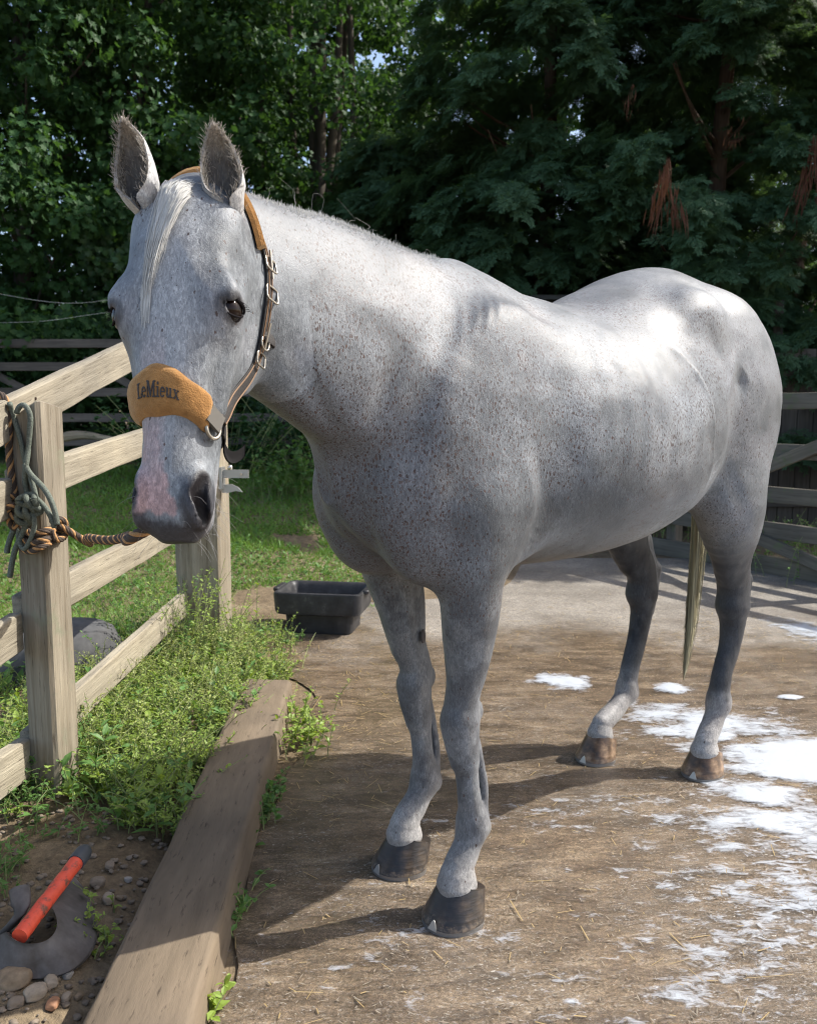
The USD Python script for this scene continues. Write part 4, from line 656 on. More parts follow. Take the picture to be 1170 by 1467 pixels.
# ---------------------------------------------------------------- head (s, t, w)
hs=[-.03,.0,.05,.11,.185,.265,.34,.415,.475,.52,.555,.572]
loft(hs,
 [-.06,-.035,-.008,.010,.013,.008,.002,-.002,-.004,-.010,-.024,-.045],
 [-.13,-.15,-.19,-.225,-.245,-.24,-.195,-.160,-.145,-.135,-.122,-.095],
 [.03,.055,.086,.101,.095,.083,.069,.058,.055,.053,.040,.022],
 [-.09,-.09,-.085,-.07,-.055,-.055,-.055,-.055,-.055,-.058,-.064,-.07],
 [2.0,2.1,2.2,2.3,2.3,2.3,2.2,2.1,2.1,2.1,2.1,2],
 [1.9,1.9,1.8,1.7,1.6,1.6,1.7,1.9,2,2,2,2],.04,frame='h')
chain([[.03,-.10,0,.07,.09],[.12,-.12,0,.075,.10]],.05,frame='h',lat=(0,0,1))
def face(s):
    ell((.195,-.155,s*.058),(.115,.090,.026),.03,frame='h')                      # jowl
    ell((.197,-.031,s*.077),(.046,.032,.021),.04,frame='h')                      # orbit
    chain([[.165,-.016,s*.090,.008],[.187,-.008,s*.097,.009],[.212,-.012,s*.098,.007]],.02,frame='h',lat=(0,0,1))    # brow
    ell((.135,-.034,s*.108),(.026,.020,.010),.03,mode='s',frame='h')             # hollow above the eye
    chain([[.245,-.054,s*.078,.006],[.30,-.058,s*.068,.007],[.36,-.062,s*.058,.006]],.035,frame='h',lat=(0,0,1))     # facial crest
    ell((.514,-.034,s*.044),(.046,.032,.020),.022,frame='h')                      # nostril swelling
    ell((.545,-.062,s*.016),(.030,.036,.026),.02,frame='h')                       # upper lip
    ell((.05,-.05,s*.055),(.035,.03,.03),.03,frame='h')                          # ear root
    ell((.212,-.0215,s*.0975),(.0150,.0245,.016),.006,mode='s',frame='h',rot=[(.95,.2,-s*.2),(-.28,.70,-s*.70),(0,.70,s*.70)])             # eye socket
    chain([[.486,-.022,s*.060,.008,.010],[.508,-.015,s*.054,.013,.0145],[.532,-.028,s*.051,.013,.0145],[.548,-.043,s*.052,.007,.008]],.006,frame='h',lat=(0,0,1),mode='s')
both(face)
ell((.535,-.118,0),(.030,.026,.030),.025,frame='h')                              # chin
# ---------------------------------------------------------------- meshing
def smooth_surface(h):
    lo=np.array([-1.54,-.42,.06]); lo=np.floor(lo/h)*h; hi=np.array([1.02,.48,1.74])
    n=np.ceil((hi-lo)/h/4).astype(int); co=[lo[i]+np.arange(n[i]+1)*4*h for i in range(3)]
    G=np.stack(np.meshgrid(*co,indexing='ij'),-1); Dc=field(G.reshape(-1,3)).reshape(n+1)
    from scipy.ndimage import zoom,minimum_filter,map_coordinates
    A=np.abs(Dc); m=A[:-1,:-1,:-1].copy()
    for i in range(8): 
        a,b,c=i&1,(i>>1)&1,i>>2; m=np.minimum(m,A[a:n[0]+a,b:n[1]+b,c:n[2]+c])
    act=m<4*h*1.7
    N=n*4+1; D=np.repeat(np.repeat(np.repeat(Dc[:-1,:-1,:-1],4,0),4,1),4,2); D=np.pad(D,((0,1),)*3,mode='edge').astype(np.float32)
    full=np.zeros(N,bool); r=np.repeat(np.repeat(np.repeat(act,4,0),4,1),4,2); full[:-1,:-1,:-1]=r
    for ax in range(3): full|=np.roll(full,1,ax)
    I=np.argwhere(full)
    P=lo+I*h; vals=np.concatenate([field(P[i:i+600000]) for i in range(0,len(P),600000)]); D[tuple(I.T)]=vals
    S=D<0; c=np.zeros(N-1,np.uint8)
    for i in range(8):
        a,b,e=i&1,(i>>1)&1,i>>2; c+=S[a:N[0]-1+a,b:N[1]-1+b,e:N[2]-1+e]
    cells=np.argwhere((c>0)&(c<8)); idx=np.full(N-1,-1,np.int32); idx[tuple(cells.T)]=np.arange(len(cells))
    off=np.array([[i&1,(i>>1)&1,i>>2] for i in range(8)]); V=np.stack([D[tuple((cells+o).T)] for o in off],1)
    acc=np.zeros((len(cells),3)); cnt=np.zeros(len(cells))
    for i in range(8):
        for j in range(i+1,8):
            if abs(off[i]-off[j]).sum()==1:
                x=(V[:,i]<0)!=(V[:,j]<0); t=np.where(x,V[:,i]/np.where(x,V[:,i]-V[:,j],1),0)
                acc+=x[:,None]*(off[i]+t[:,None]*(off[j]-off[i])); cnt+=x
    v=lo+(cells+acc/cnt[:,None])*h; F=[]
    for ax in range(3):
        u,w=(ax+1)%3,(ax+2)%3; sl=[slice(1,-1)]*3; sl[ax]=slice(0,-1); s2=list(sl); s2[ax]=slice(1,None)
        a=S[tuple(sl)]; b=S[tuple(s2)]; e=np.argwhere(a!=b)+np.array([1 if i!=ax else 0 for i in range(3)]); flip=a[a!=b]
        def g(du,dw): q=e.copy(); q[:,u]-=du; q[:,w]-=dw; return idx[tuple(q.T)]
        quad=np.stack([g(1,1),g(0,1),g(0,0),g(1,0)],1); quad[~flip]=quad[~flip][:,::-1]; F.append(quad)
    F=np.vstack(F); F=F[(F>=0).all(1)]
    for _ in range(2):
        d=field(v); e=.0015; g=np.stack([(field(v+e*np.eye(3)[i])-field(v-e*np.eye(3)[i]))/(2*e) for i in range(3)],1)
        v=v-np.clip(d/np.maximum((g**2).sum(1),.2),-h,h)[:,None]*g
    F=np.vstack([F[:,[0,1,2]],F[:,[0,2,3]]])
    return v,F
HRES = .0046
# ------------------------------------------------------------------ the horse: body
v, F = smooth_surface(HRES)
def normals_of(v, F):
    n = np.zeros_like(v); fn = np.cross(v[F[:, 1]]-v[F[:, 0]], v[F[:, 2]]-v[F[:, 0]])
    for k in range(3): np.add.at(n, F[:, k], fn)
    return n/(np.linalg.norm(n, axis=1, keepdims=True)+1e-12)
if np.einsum('ij,ij->i', normals_of(v, F), v-v.mean(0)).mean() < 0: F = F[:, ::-1]
def relax(v, F, mask, it):
    from scipy.sparse import coo_matrix, diags
    e = np.vstack([F[:, [0, 1]], F[:, [1, 2]], F[:, [2, 0]]]); n = len(v); A = coo_matrix((np.ones(len(e)), (e[:, 0], e[:, 1])), (n, n)).tocsr(); A = A+A.T; A.data[:] = 1
    A = diags(1/np.maximum(np.asarray(A.sum(1)).ravel(), 1))@A; m = mask[:, None]
    for _ in range(it): v = v+m*.55*(A@v-v); v = v-m*.56*(A@v-v)
    return v
zone = np.clip(sst((v[:, 2]-.50)/.12)*sst((1.25-v[:, 2])/.1)*sst((-.82-v[:, 0])/.1), 0, 1); v = relax(v, F, zone, 70)
zone = sst((v[:, 2]-.50)/.1)*sst((.40-v[:, 0])/.1); v = relax(v, F, zone*.9, 14)
H = (v-HOL)@HDL.T; s_, t_, w_ = H.T                                      # head coordinates of every vertex
onhead = sst((.10-np.maximum(0, -s_))/.04)*(s_ > -.06)*(s_ < .62)*(np.abs(w_) < .16)*(t_ > -.30)*sst((s_+.02)/.10)
def pdist(p, L):
    L = np.asarray(L, float); best = np.full(len(p), 9.); tt = np.zeros(len(p)); sgn = np.zeros(len(p))
    for k, (a, b) in enumerate(zip(L[:-1], L[1:])):
        d = b-a; t = np.clip(((p-a)@d)/(d@d), 0, 1); q = p-a-t[:, None]*d; dd = np.linalg.norm(q, axis=1); m = dd < best; best[m] = dd[m]; tt[m] = (k+t[m])/(len(L)-1); sgn[m] = q[m, 0]
    return best, tt, sgn
N = normals_of(v, F); A = v.copy(); A[:, 1] = np.abs(A[:, 1]); side = sst((np.abs(N[:, 1])-.10)/.3); disp = np.zeros(len(v)); G = lambda d, w: np.exp(-(d/w)**2)
def taper(t): return np.sin(np.pi*np.clip(t, .0, 1))**.5
def ridge(L, w, h, mirror=True):
    global disp
    d, t, _ = pdist(A if mirror else v, smooth_path(L, 14) if len(L) > 2 else L); disp += h*G(d, w)*(.02+.98*taper(t)**2)
def step(L, h, reach, lip, lw):
    """surface behind the line (smaller x) drops by h, with a soft lip on the line"""
    global disp
    d, t, sg = pdist(A, smooth_path(L, 14)); back = sst((.012-sg)/.06)*G(np.maximum(d-.02, 0), reach); disp += taper(t)**2.6*(-h*back+lip*G(d, lw))
step([(-.57, .25, 1.44), (-.64, .30, 1.37), (-.69, .335, 1.30), (-.73, .352, 1.21), (-.755, .347, 1.08), (-.80, .30, .98)], .026, .10, .0050, .018)
step([(-.02, .27, 1.16), (-.055, .27, 1.07), (-.06, .262, .985), (-.02, .255, .915)], .022, .075, .0020, .03)
ridge([(.019, .113, 1.483), (.071, .169, 1.407), (.108, .191, 1.35)], .012, .0034); ridge([(-.009, .126, 1.478), (.034, .177, 1.422), (.076, .194, 1.369)], .009, .0026); ridge([(-.05, .125, 1.485), (-.0, .18, 1.43), (.04, .2, 1.38)], .009, .0022); ridge([(-.09, .113, 1.49), (-.03, .185, 1.437), (.0, .21, 1.39)], .011, .0026)
ridge([(.23, .16, 1.37), (.276, .167, 1.281), (.312, .130, 1.18)], .030, -.015); ridge([(.105, .2, 1.34), (.15, .2, 1.25), (.19, .194, 1.17)], .030, .006)
ridge([(.325, .067, 1.10), (.29, .076, .984), (.20, .04, .90)], .018, -.010); ridge([(.542, .154, 1.368), (.448, .132, 1.259), (.34, .09, 1.15)], .022, -.006)
ridge([(-.986, .29, 1.403), (-.93, .303, 1.32), (-.86, .33, 1.24)], .020, .007); ridge([(-1.02, .30, 1.34), (-1.0, .305, 1.31), (-1.03, .30, 1.27)], .030, -.011); ridge([(-1.08, .29, 1.40), (-1.12, .29, 1.30), (-1.10, .29, 1.18)], .022, .006)
ridge([(-.80, .25, 1.49), (-.84, .27, 1.42), (-.90, .29, 1.36)], .035, -.009); ridge([(-.97, .27, 1.10), (-1.05, .285, .98), (-1.16, .26, .86)], .026, -.007); ridge([(-1.13, .28, 1.1), (-1.19, .27, .98), (-1.23, .22, .86)], .018, .004)
ridge([(-.25, .30, .93), (-.45, .32, .90), (-.62, .30, .92)], .012, .0035); ridge([(-.30, .31, .98), (-.42, .335, .955), (-.55, .335, .96)], .010, .002)
ridge([(-.03, .19, .80), (-.028, .178, .68), (-.022, .165, .58)], .012, -.006, False); ridge([(.06, .17, .80), (.055, .165, .70), (.045, .155, .60)], .014, .003, False); ridge([(-.035, -.10, .80), (-.05, -.09, .70), (-.07, -.10, .60)], .013, -.005, False); ridge([(-1.27, .20, .80), (-1.31, .195, .68), (-1.33, .19, .60)], .012, -.005, False); ridge([(-1.20, .215, .84), (-1.25, .21, .74), (-1.28, .20, .62)], .010, .004, False)
ridge([(.31, 0, 1.12), (.275, 0, .99), (.20, 0, .89)], .018, -.012, False); ridge([(.0, .20, 1.0), (.03, .215, .93), (.045, .205, .86)], .02, .006); ridge([(-.035, .225, .93), (-.02, .22, .87), (-.015, .20, .80)], .014, -.007); ridge([(.10, .195, 1.02), (.12, .18, .94), (.10, .16, .87)], .02, -.007)
rib = np.sin((A[:, 0]+.18*(A[:, 2]-1.2))*2*np.pi/.062); disp += .0008*rib*sst((-.22-A[:, 0])/.12)*sst((A[:, 0]+.74)/.12)*sst((A[:, 2]-1.02)/.12)*sst((1.46-A[:, 2])/.1)*side
legz = sst((.80-v[:, 2])/.1); disp += (meshkit.fbm(v*[24, 24, 9], 3, 14)-.5)*.007*legz; disp += (meshkit.fbm(v*7.0, 3, 12)-.5)*.012*sst((v[:, 2]-.75)/.2)*(1-onhead)
# veins on the face and wrinkles
def hl(L): return np.array([h2l(p) for p in L])
def hridge(L, w, h):
    global disp
    P = np.column_stack([s_, t_, np.abs(w_)]); d, t, _ = pdist(P, smooth_path(L, 14)); disp += h*G(d, w)*onhead*(.3+.7*taper(t))
hridge([(.27, -.09, .075), (.32, -.055, .068), (.36, -.03, .055), (.41, -.02, .045)], .006, .0028); hridge([(.40, -.09, .06), (.435, -.07, .058), (.47, -.05, .055)], .007, .003); hridge([(.185, -.012, .085), (.165, -.02, .09), (.175, -.05, .095)], .006, -.003)
hridge([(.255, -.036, .078), (.31, -.034, .067), (.37, -.030, .057), (.42, -.028, .05)], .013, -.0055); hridge([(.235, -.066, .084), (.29, -.068, .073), (.36, -.068, .060)], .008, .0035); hridge([(.14, -.10, .085), (.20, -.10, .088), (.27, -.115, .078)], .02, -.004); hridge([(.245, -.02, .08), (.25, -.045, .088), (.24, -.065, .088)], .006, -.0025); hridge([(.12, .005, .03), (.16, .01, .045), (.19, .008, .06)], .016, .004); hridge([(.23, -.13, .075), (.28, -.12, .07), (.32, -.14, .06)], .018, -.004)
for k in range(5): hridge([(.522+k*.008, -.002-.002*k, 0), (.519+k*.008, -.006-.002*k, .016), (.514+k*.008, -.014, .03)], .0022, .0010)
v = v+N*disp[:, None]
# coat colours per vertex: pigment, with some light and shade painted in
def L3(*c): return np.array(c, float)
x, y, z = v.T; n1_, n2n, n3n = meshkit.fbm(v*3.2, 4, 1)[:, None], meshkit.fbm(v*9, 4, 2)[:, None], meshkit.fbm(v*28, 3, 3)[:, None]
col = np.tile(L3(.240, .258, .276), (len(v), 1))*(.62+.76*sst((n1_-.22)/.56))*(.66+.68*sst((n2n-.25)/.5))
def mixc(c, m, k=1.):
    global col
    m = np.clip(np.asarray(m).reshape(-1, 1)*k, 0, 1); col = col*(1-m)+L3(*c)*m
body = sst((z-.7)/.2)*(1-onhead)
dapple = sst((n2n[:, 0]-.40)/.25); mixc((.25, .255, .275), body*sst((-.72-x)/.25)*sst((1.52-z)/.12)*dapple, .62)
mixc((.27, .27, .29), body*sst((x-.0)/.15)*sst((1.40-z)/.3)*sst((n1_[:, 0]-.38)/.25), .45)
mixc((.50, .42, .32), body*sst((.88-z)/.06)*sst((.05-x)/.1)*sst((x+.9)/.2), .45)
mixc((.42, .36, .33), body*(np.abs(x-.0) < .25)*sst((z-1.2)/.15)*sst((n2n[:, 0]-.5)/.2), .4)
for lx, ly, front, dark in ((.0, .13, 1, .35), (-.08, -.13, 1, .55), (-1.24, .16, 0, .85), (-1.2, -.16, 0, 1.)):
    m = (np.sign(y) == np.sign(ly))*((x > -.6) == bool(front))
    mixc((.19, .19, .195), m*sst((.92-z)/.2)*sst((z-.12)/.05), .45)
    if front:
        mixc((.24, .24, .25), m*G(z-.50, .07)*sst((n2n[:, 0]-.3)/.3), .55*dark+.25); mixc((.17, .17, .18), m*sst((.46-z)/.08)*sst((z-.30)/.08)*sst((-(x-lx)+.0)/.03), .6*dark+.1); mixc((.30, .29, .29), m*G(z-.25, .05)*n2n[:, 0], .9)
        mixc((.20, .20, .21), m*sst((.86-z)/.1)*sst((z-.6)/.1)*sst((-(x-lx)-.0)/.05), .35*dark)
    else:
        mixc((.022, .024, .030), m*sst((.84-z)/.12)*sst((z-(.27 if ly < 0 else .24))/.06)*(.70+.30*sst((n2n[:, 0]-.25)/.3)), dark); mixc((.38, .355, .34), m*sst((.30-z)/.07), .85)  # near-black hind legs: dark skin, with painted shade on the right one
    mixc((.37, .355, .34), m*sst((.155-z)/.03), .8)
mixc((.135, .142, .158), body*sst((x-.02)/.22)*sst((1.42-z)/.30)*sst((.75-x)/.2)*(.35+.65*sst((n2n[:, 0]-.30)/.3)), .62); mixc((.15, .155, .17), body*sst((-.05-x)/.1)*sst((x+.62)/.2)*sst((1.16-z)/.16)*sst((n1_[:, 0]-.30)/.3), .5); mixc((.31, .315, .325), body*sst((z-1.30)/.16)*sst((n2n[:, 0]-.28)/.3), .5)  # dark skin and painted shade on chest and lower barrel, painted light along top
lp = meshkit.fbm(v*[17, 17, 11], 4, 33); legs = sst((.86-z)/.12)*sst((z-.12)/.06); mixc((.085, .087, .095), legs*sst((lp-.50)/.10), .55); mixc((.34, .335, .33), legs*sst((.46-lp)/.10)*(x > -.6), .45); mixc((.56, .54, .52), sst((.20-z)/.06)*(.4+.6*sst((n2n[:, 0]-.3)/.3)), .7)
# face
mixc((.43, .44, .455), onhead*sst((.50-s_)/.1)*sst((t_+.05)/.03)*sst((.075-np.abs(w_))/.05), .65)
nz_ = (meshkit.fbm(v*60, 3, 8)-.5)
nost = sst((s_-.47+nz_*.03)/.035)*sst((np.abs(w_)-.018+nz_*.02)/.018); mixc((.055, .055, .063), onhead*nost*sst((t_+.12)/.02), .93); mixc((.045, .045, .052), onhead*sst((s_-.538+nz_*.03)/.02)*sst((t_+.13)/.03), .95)
mixc((.40, .40, .42), onhead*sst((s_-.44)/.05)*sst((-.062-t_)/.03)*sst((np.abs(w_)-.03)/.02), .8)
lft, rgt = -.048+.0*s_, np.interp(s_, [.36, .44, .50, .54], [-.012, -.004, .012, .022])
snip = onhead*sst((w_-lft+nz_*.02)/.008)*sst((rgt-w_+nz_*.018)/.006)*sst((s_-.37)/.05)*sst((.546+.30*np.minimum(0, w_+.008)-s_+nz_*.022)/.006)*sst((t_+.07)/.02); mixc((.50, .335, .32), snip, .92)
stripe = onhead*sst((w_+.052)/.012)*sst((.004-w_)/.010)*sst((s_-.22)/.1)*sst((.50-s_)/.05)*sst((t_+.02)/.012); mixc((.46, .385, .38), stripe, .6)
ec = np.array([.212, -.020, .092]); de = np.linalg.norm((np.column_stack([s_, t_, np.abs(w_)])-ec)*[1.25, 1, 1], axis=1); mixc((.30, .30, .32), onhead*G(np.maximum(de-.018, 0), .022), .75); mixc((.035, .032, .034), onhead*sst((.040-de)/.012), .95)
mixc((.23, .23, .25), onhead*G(s_-.215, .05)*G(t_-.004, .02)*G(np.abs(w_)-.062, .018), .55); mixc((.30, .30, .32), onhead*sst((n2n[:, 0]-.45)/.2)*sst((.40-s_)/.1)*sst((np.abs(w_)-.05)/.03), .35)
# dark inside the nostrils
dn_, _, _ = pdist(np.column_stack([s_, t_, np.abs(w_)]), [(.486, -.022, .058), (.508, -.015, .051), (.532, -.028, .048), (.548, -.043, .050)]); mixc((.012, .010, .012), onhead*sst((.020-dn_)/.006))
fleck = 1.35*body*sst((1.62-z)/.1)*(.12+1.25*sst((n1_[:, 0]-.28)/.4))*(.45+1.1*sst((n2n[:, 0]-.3)/.4)); fleck = fleck*(.55+.9*sst((x+.35)/.5)*sst((.70-x)/.2)); fleck = np.where(x < -.85, fleck*.55, fleck); fleck = fleck*(1-.5*sst((n1_[:, 0]-.5)/.2)); fleck += onhead*.035*(1-nost)*(1-snip); fleck += .03*(z < .75)
# ears: curled shells joined into the body mesh
EV, EF, EC, hair_e, n0 = [], [], [], [], len(v)
def ear(bp, tp, opening, seed):
    base, tip = w2l(bp), w2l(tp); ax = nrm(tip-base); op = np.asarray(opening)@HM.T; op = nrm(op-ax*(op@ax)); la = np.cross(ax, op); L = np.linalg.norm(tip-base); nu, nv = 34, 25; r = rng(seed)
    u = np.linspace(-.42, 1, nu); W = PC([-.42, -.15, .08, .20, .36, .6, .74, .89, .96, 1.], [.030, .044, .060, .070, .069, .058, .046, .024, .012, .002])(u); roll = PC([-.42, 0, .15, .35, .7, 1], [176, 168, 130, 108, 92, 80])(u)
    def pts(W, dd):
        P = np.zeros((nu, nv, 3))
        for i in range(nu):
            a = np.radians(np.linspace(-1, 1, nv)*roll[i]); mx = max(np.abs(np.sin(a)).max(), 1e-3); wob = 1+.03*np.sin(np.linspace(0, 9, nv)+u[i]*7)
            lat = W[i]/2*np.sin(a)/mx; dep = -(W[i]*.50+dd)*np.cos(a)*wob+W[i]*.10; P[i] = base+ax*(u[i]*L)+la*lat[:, None]+op*(dep[:, None]-.16*max(-u[i]+.04, 0)**1.2-.012*max(u[i], 0)**2+.016*sst((u[i]-.7)/.3))
        return P
    Po, Pi = pts(W, 0), pts(np.maximum(W-.009, .001), -.0045); n = nu*nv; f = grid_faces(nu, nv); b = [(i, 0) for i in range(nu)]+[(nu-1, j) for j in range(nv)]+[(i, nv-1) for i in range(nu-1, -1, -1)]; b = [i*nv+j for i, j in b]
    R = np.array([(b[k], b[k+1], b[k+1]+n) for k in range(len(b)-1)]+[(b[k], b[k+1]+n, b[k]+n) for k in range(len(b)-1)]); V = np.vstack([Po.reshape(-1, 3), Pi.reshape(-1, 3)]); ff = np.vstack([f, f[:, ::-1]+n, R])
    if trimesh.Trimesh(V, ff, process=False).volume < 0: ff = ff[:, ::-1]
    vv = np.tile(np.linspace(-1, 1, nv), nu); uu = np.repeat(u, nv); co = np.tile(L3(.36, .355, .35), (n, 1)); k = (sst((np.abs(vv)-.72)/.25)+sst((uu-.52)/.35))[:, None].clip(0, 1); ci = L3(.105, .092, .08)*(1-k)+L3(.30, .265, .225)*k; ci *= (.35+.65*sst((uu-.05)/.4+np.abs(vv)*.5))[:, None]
    EV.append(V); EF.append(ff); EC.append(np.vstack([co, ci]))
    for k in range(800):                                                  # hair inside and along the rims
        i, j = int(r.integers(4, nu-2)), int(r.choice([r.integers(0, 6), r.integers(nv-6, nv), r.integers(0, nv)])); p = Pi[i, j]; sg = np.sign(nv/2-j); q = p+op*r.uniform(.004, .014)+la*(r.normal()*.006+(-sg if j in range(6, nv-6) else sg)*.0)+ax*r.uniform(.002, .018); m = (p+q)/2+op*.004; hair_e.append(np.array([p-op*.002, m, q]))
    for k in range(130):                                                  # fluff on the outer rims
        i, j = int(r.integers(3, nu-1)), int(r.choice([0, 0, 1, nv-2, nv-1, nv-1])); p = Po[i, j]; sg = 1 if j > nv/2 else -1; q = p+la*sg*r.uniform(.0002, .0022)*(1.6-u[i])+ax*r.uniform(.001, .005)+op*r.normal()*.003; hair_e.append(np.array([p, (p+q)/2+op*.001, q]))
ear(atY(206, 290, 1.425), atY(177, 167, 1.42), (-.32, -1, .12), 'earR'); ear(atY(326, 292, 1.43), atY(305, 175, 1.425), (.10, -1, .12), 'earL')
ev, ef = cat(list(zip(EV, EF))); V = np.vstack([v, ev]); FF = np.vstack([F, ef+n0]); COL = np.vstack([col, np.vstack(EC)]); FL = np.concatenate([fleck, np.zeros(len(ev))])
coat = M_('horse_coat', {**POS, 'c': ('attribute', dict(attribute='coat')), 'f': ('attribute', dict(attribute='fleck')), 'tc': ('texture_coordinate', {}),
    'nd': ('noise_texture', dict(scale=60., detail=3.)), 'wv': ('vector_math', dict(math_type='multiply_add', vector2=(.012, .012, .012))), 'mp': ('mapping', dict(scale=(1., 1., .5))),
    'v': ('voronoi_texture', dict(scale=205.)), 'v2': ('voronoi_texture', dict(scale=330.)), 'sc': ('separate_color', {}), 'sc2': ('separate_color', {}), 'sz': ('math', dict(math_type='multiply_add', value2=.30, value3=.16)), 'th': ('math', dict(math_type='less_than')), 'ks': ('math', dict(math_type='less_than')), 'mk': ('math', dict(math_type='multiply', use_clamp=True)),
    'ks2': ('math', dict(math_type='less_than')), 'th2': ('math', dict(math_type='less_than', value2=.26)), 'mk2': ('math', dict(math_type='multiply')), 'h2': ('math', dict(math_type='multiply', value2=.8)), 'mx': ('math', dict(math_type='maximum')), 'soft': ('math', dict(math_type='multiply', value2=.88)),
    'fc': ('rgb_ramp', dict(ramp=[(0, (.030, .019, .016)), (.5, (.065, .034, .026)), (1, (.085, .072, .068))])), 'm': ('mix_color', dict(blend_type='mix')),
    'mh': ('mapping', dict(scale=(150., 150., 52.))), 'hn': ('noise_texture', dict(scale=1.5, detail=6., roughness=.72, distortion=.9)), 'hr': ('rgb_ramp', dict(ramp=[(.30, (.55, .55, .57)), (.50, (1, 1, 1)), (.70, (1.75, 1.75, 1.72))])), 'm2': ('mix_color', dict(blend_type='multiply', fac=1.)),
    'rg': ('rgb_ramp', dict(ramp=[(.32, (.31, .31, .31)), (.66, (.60, .60, .60))])), 'fine': ('noise_texture', dict(scale=420., detail=2.)), 'ad': ('math', dict(math_type='multiply_add', value2=.5)), 'b': ('bump', dict(strength=.36, distance=.003)), 'p': ('principled_bsdf', dict(roughness=.46, specular_ior_level=.30))},
    [('tc.object', 'nd.vector'), ('nd.color', 'wv.vector1'), ('tc.object', 'wv.vector3'), ('wv.vector', 'mp.vector'), ('mp.vector', 'v.vector'), ('mp.vector', 'v2.vector'), ('v.color', 'sc.color'), ('v2.color', 'sc2.color'), ('sc.g', 'sz.value1'), ('v.distance', 'th.value1'), ('sz.value', 'th.value2'), ('sc.r', 'ks.value1'), ('f.fac', 'ks.value2'), ('th.value', 'mk.value1'), ('ks.value', 'mk.value2'),
     ('f.fac', 'h2.value1'), ('sc2.r', 'ks2.value1'), ('h2.value', 'ks2.value2'), ('v2.distance', 'th2.value1'), ('ks2.value', 'mk2.value1'), ('th2.value', 'mk2.value2'), ('mk.value', 'mx.value1'), ('mk2.value', 'mx.value2'), ('mx.value', 'soft.value1'), ('soft.value', 'm.fac'), ('sc.b', 'fc.fac'), ('fc.color', 'm.b'),
     ('tc.object', 'mh.vector'), ('mh.vector', 'hn.vector'), ('hn.fac', 'hr.fac'), ('hn.fac', 'rg.fac'), ('rg.color', 'p.roughness'), ('c.color', 'm2.a'), ('hr.color', 'm2.b'), ('m2.result', 'm.a'), ('m.result', 'p.base_color'), ('tc.object', 'fine.vector'), ('fine.fac', 'ad.value1'), ('hn.fac', 'ad.value3'), ('ad.value', 'b.height'), ('b.normal', 'p.normal')])
HRZ = math.atan2(HX[1], HX[0])
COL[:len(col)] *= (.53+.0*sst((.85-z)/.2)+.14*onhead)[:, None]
horse = thing('horse', 'flea-bitten grey horse standing tethered on the wet concrete, head turned to the viewer', 'horse', HO, HRZ)
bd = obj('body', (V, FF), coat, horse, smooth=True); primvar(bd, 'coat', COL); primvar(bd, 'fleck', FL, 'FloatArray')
# eyes
eye_m = M_('eye', {'tc': ('texture_coordinate', {}), 'p': ('principled_bsdf', dict(base_color=(.007, .0035, .0025), roughness=.05, specular_ior_level=.22))}, [])
lid_m = plain('eyelid', (.018, .016, .017), .9, specular_ior_level=.02)
for sg in (1, -1):
    E0 = np.array([.212, -.0285, sg*.0825]); eu, et, en = (nrm(a_) for a_ in ((.95, .2, -sg*.2), (-.28, .70, -sg*.70), (0, .70, sg*.70)))
    e = obj('eye', vf(trimesh.creation.icosphere(4, .0265)), eye_m, horse, M=mat4(t=h2l(E0)), smooth=True)
    for nm, side_ in (('upper_lid', -1), ('lower_lid', 1)):
        a = np.linspace(-1, 1, 13); P = [E0+eu*(side_*(.0142 if side_ > 0 else .0138)*math.cos(q*1.5))+et*(.0242*math.sin(q*1.5))+en*(.0222*math.cos(q*.95)+.0015) for q in a]
        obj(nm, tube(h2l(np.array(P)), (.0030 if side_ < 0 else .0017)*np.sqrt(np.clip(1.05-a**2*.75, .1, 1)), 8), lid_m, e, M=np.linalg.inv(mat4(t=h2l(E0))), smooth=True)
# hooves and shoes
def hoof_mat(nm, a, b, c): return M_(nm, {'tc': ('texture_coordinate', {}), 'mp': ('mapping', dict(scale=(18., 18., 150.))), 'n': ('noise_texture', dict(scale=1., detail=4., roughness=.6)), 'n2': ('noise_texture', dict(scale=26., detail=5., roughness=.6)), 'r': ('rgb_ramp', dict(ramp=[(.34, a), (.52, b), (.68, c)])), 'g': ('geometry', {}), 's': ('separate_xyz', {}), 'n3': ('noise_texture', dict(scale=70., detail=5., roughness=.7)), 'za': ('math', dict(math_type='multiply_add', value2=-9., value3=.38)), 'zb': ('math', dict(math_type='add')), 'zr': ('rgb_ramp', dict(ramp=[(.62, (0, 0, 0)), (.78, (.75, .75, .75))])), 'mm': ('mix_color', dict(blend_type='mix', b=(.13, .098, .068))), 'b': ('bump', dict(strength=.45, distance=.003)), 'p': ('principled_bsdf', dict(roughness=.32, specular_ior_level=.5))},
    [('tc.object', 'mp.vector'), ('mp.vector', 'n.vector'), ('tc.object', 'n2.vector'), ('n2.fac', 'r.fac'), ('g.position', 's.vector'), ('s.z', 'za.value1'), ('g.position', 'n3.vector'), ('n3.fac', 'zb.value1'), ('za.value', 'zb.value2'), ('zb.value', 'zr.fac'), ('zr.color', 'mm.fac'), ('r.color', 'mm.a'), ('mm.result', 'p.base_color'), ('n.fac', 'b.height'), ('b.normal', 'p.normal')])
hf_dark, hf_tan = hoof_mat('hoof_dark', (.012, .011, .011), (.022, .018, .016), (.055, .040, .028)), hoof_mat('hoof_tan', (.03, .022, .017), (.10, .06, .034), (.26, .17, .10))
shoe_m = plain('horseshoe_steel', (.22, .21, .20), .5, metallic=.8)
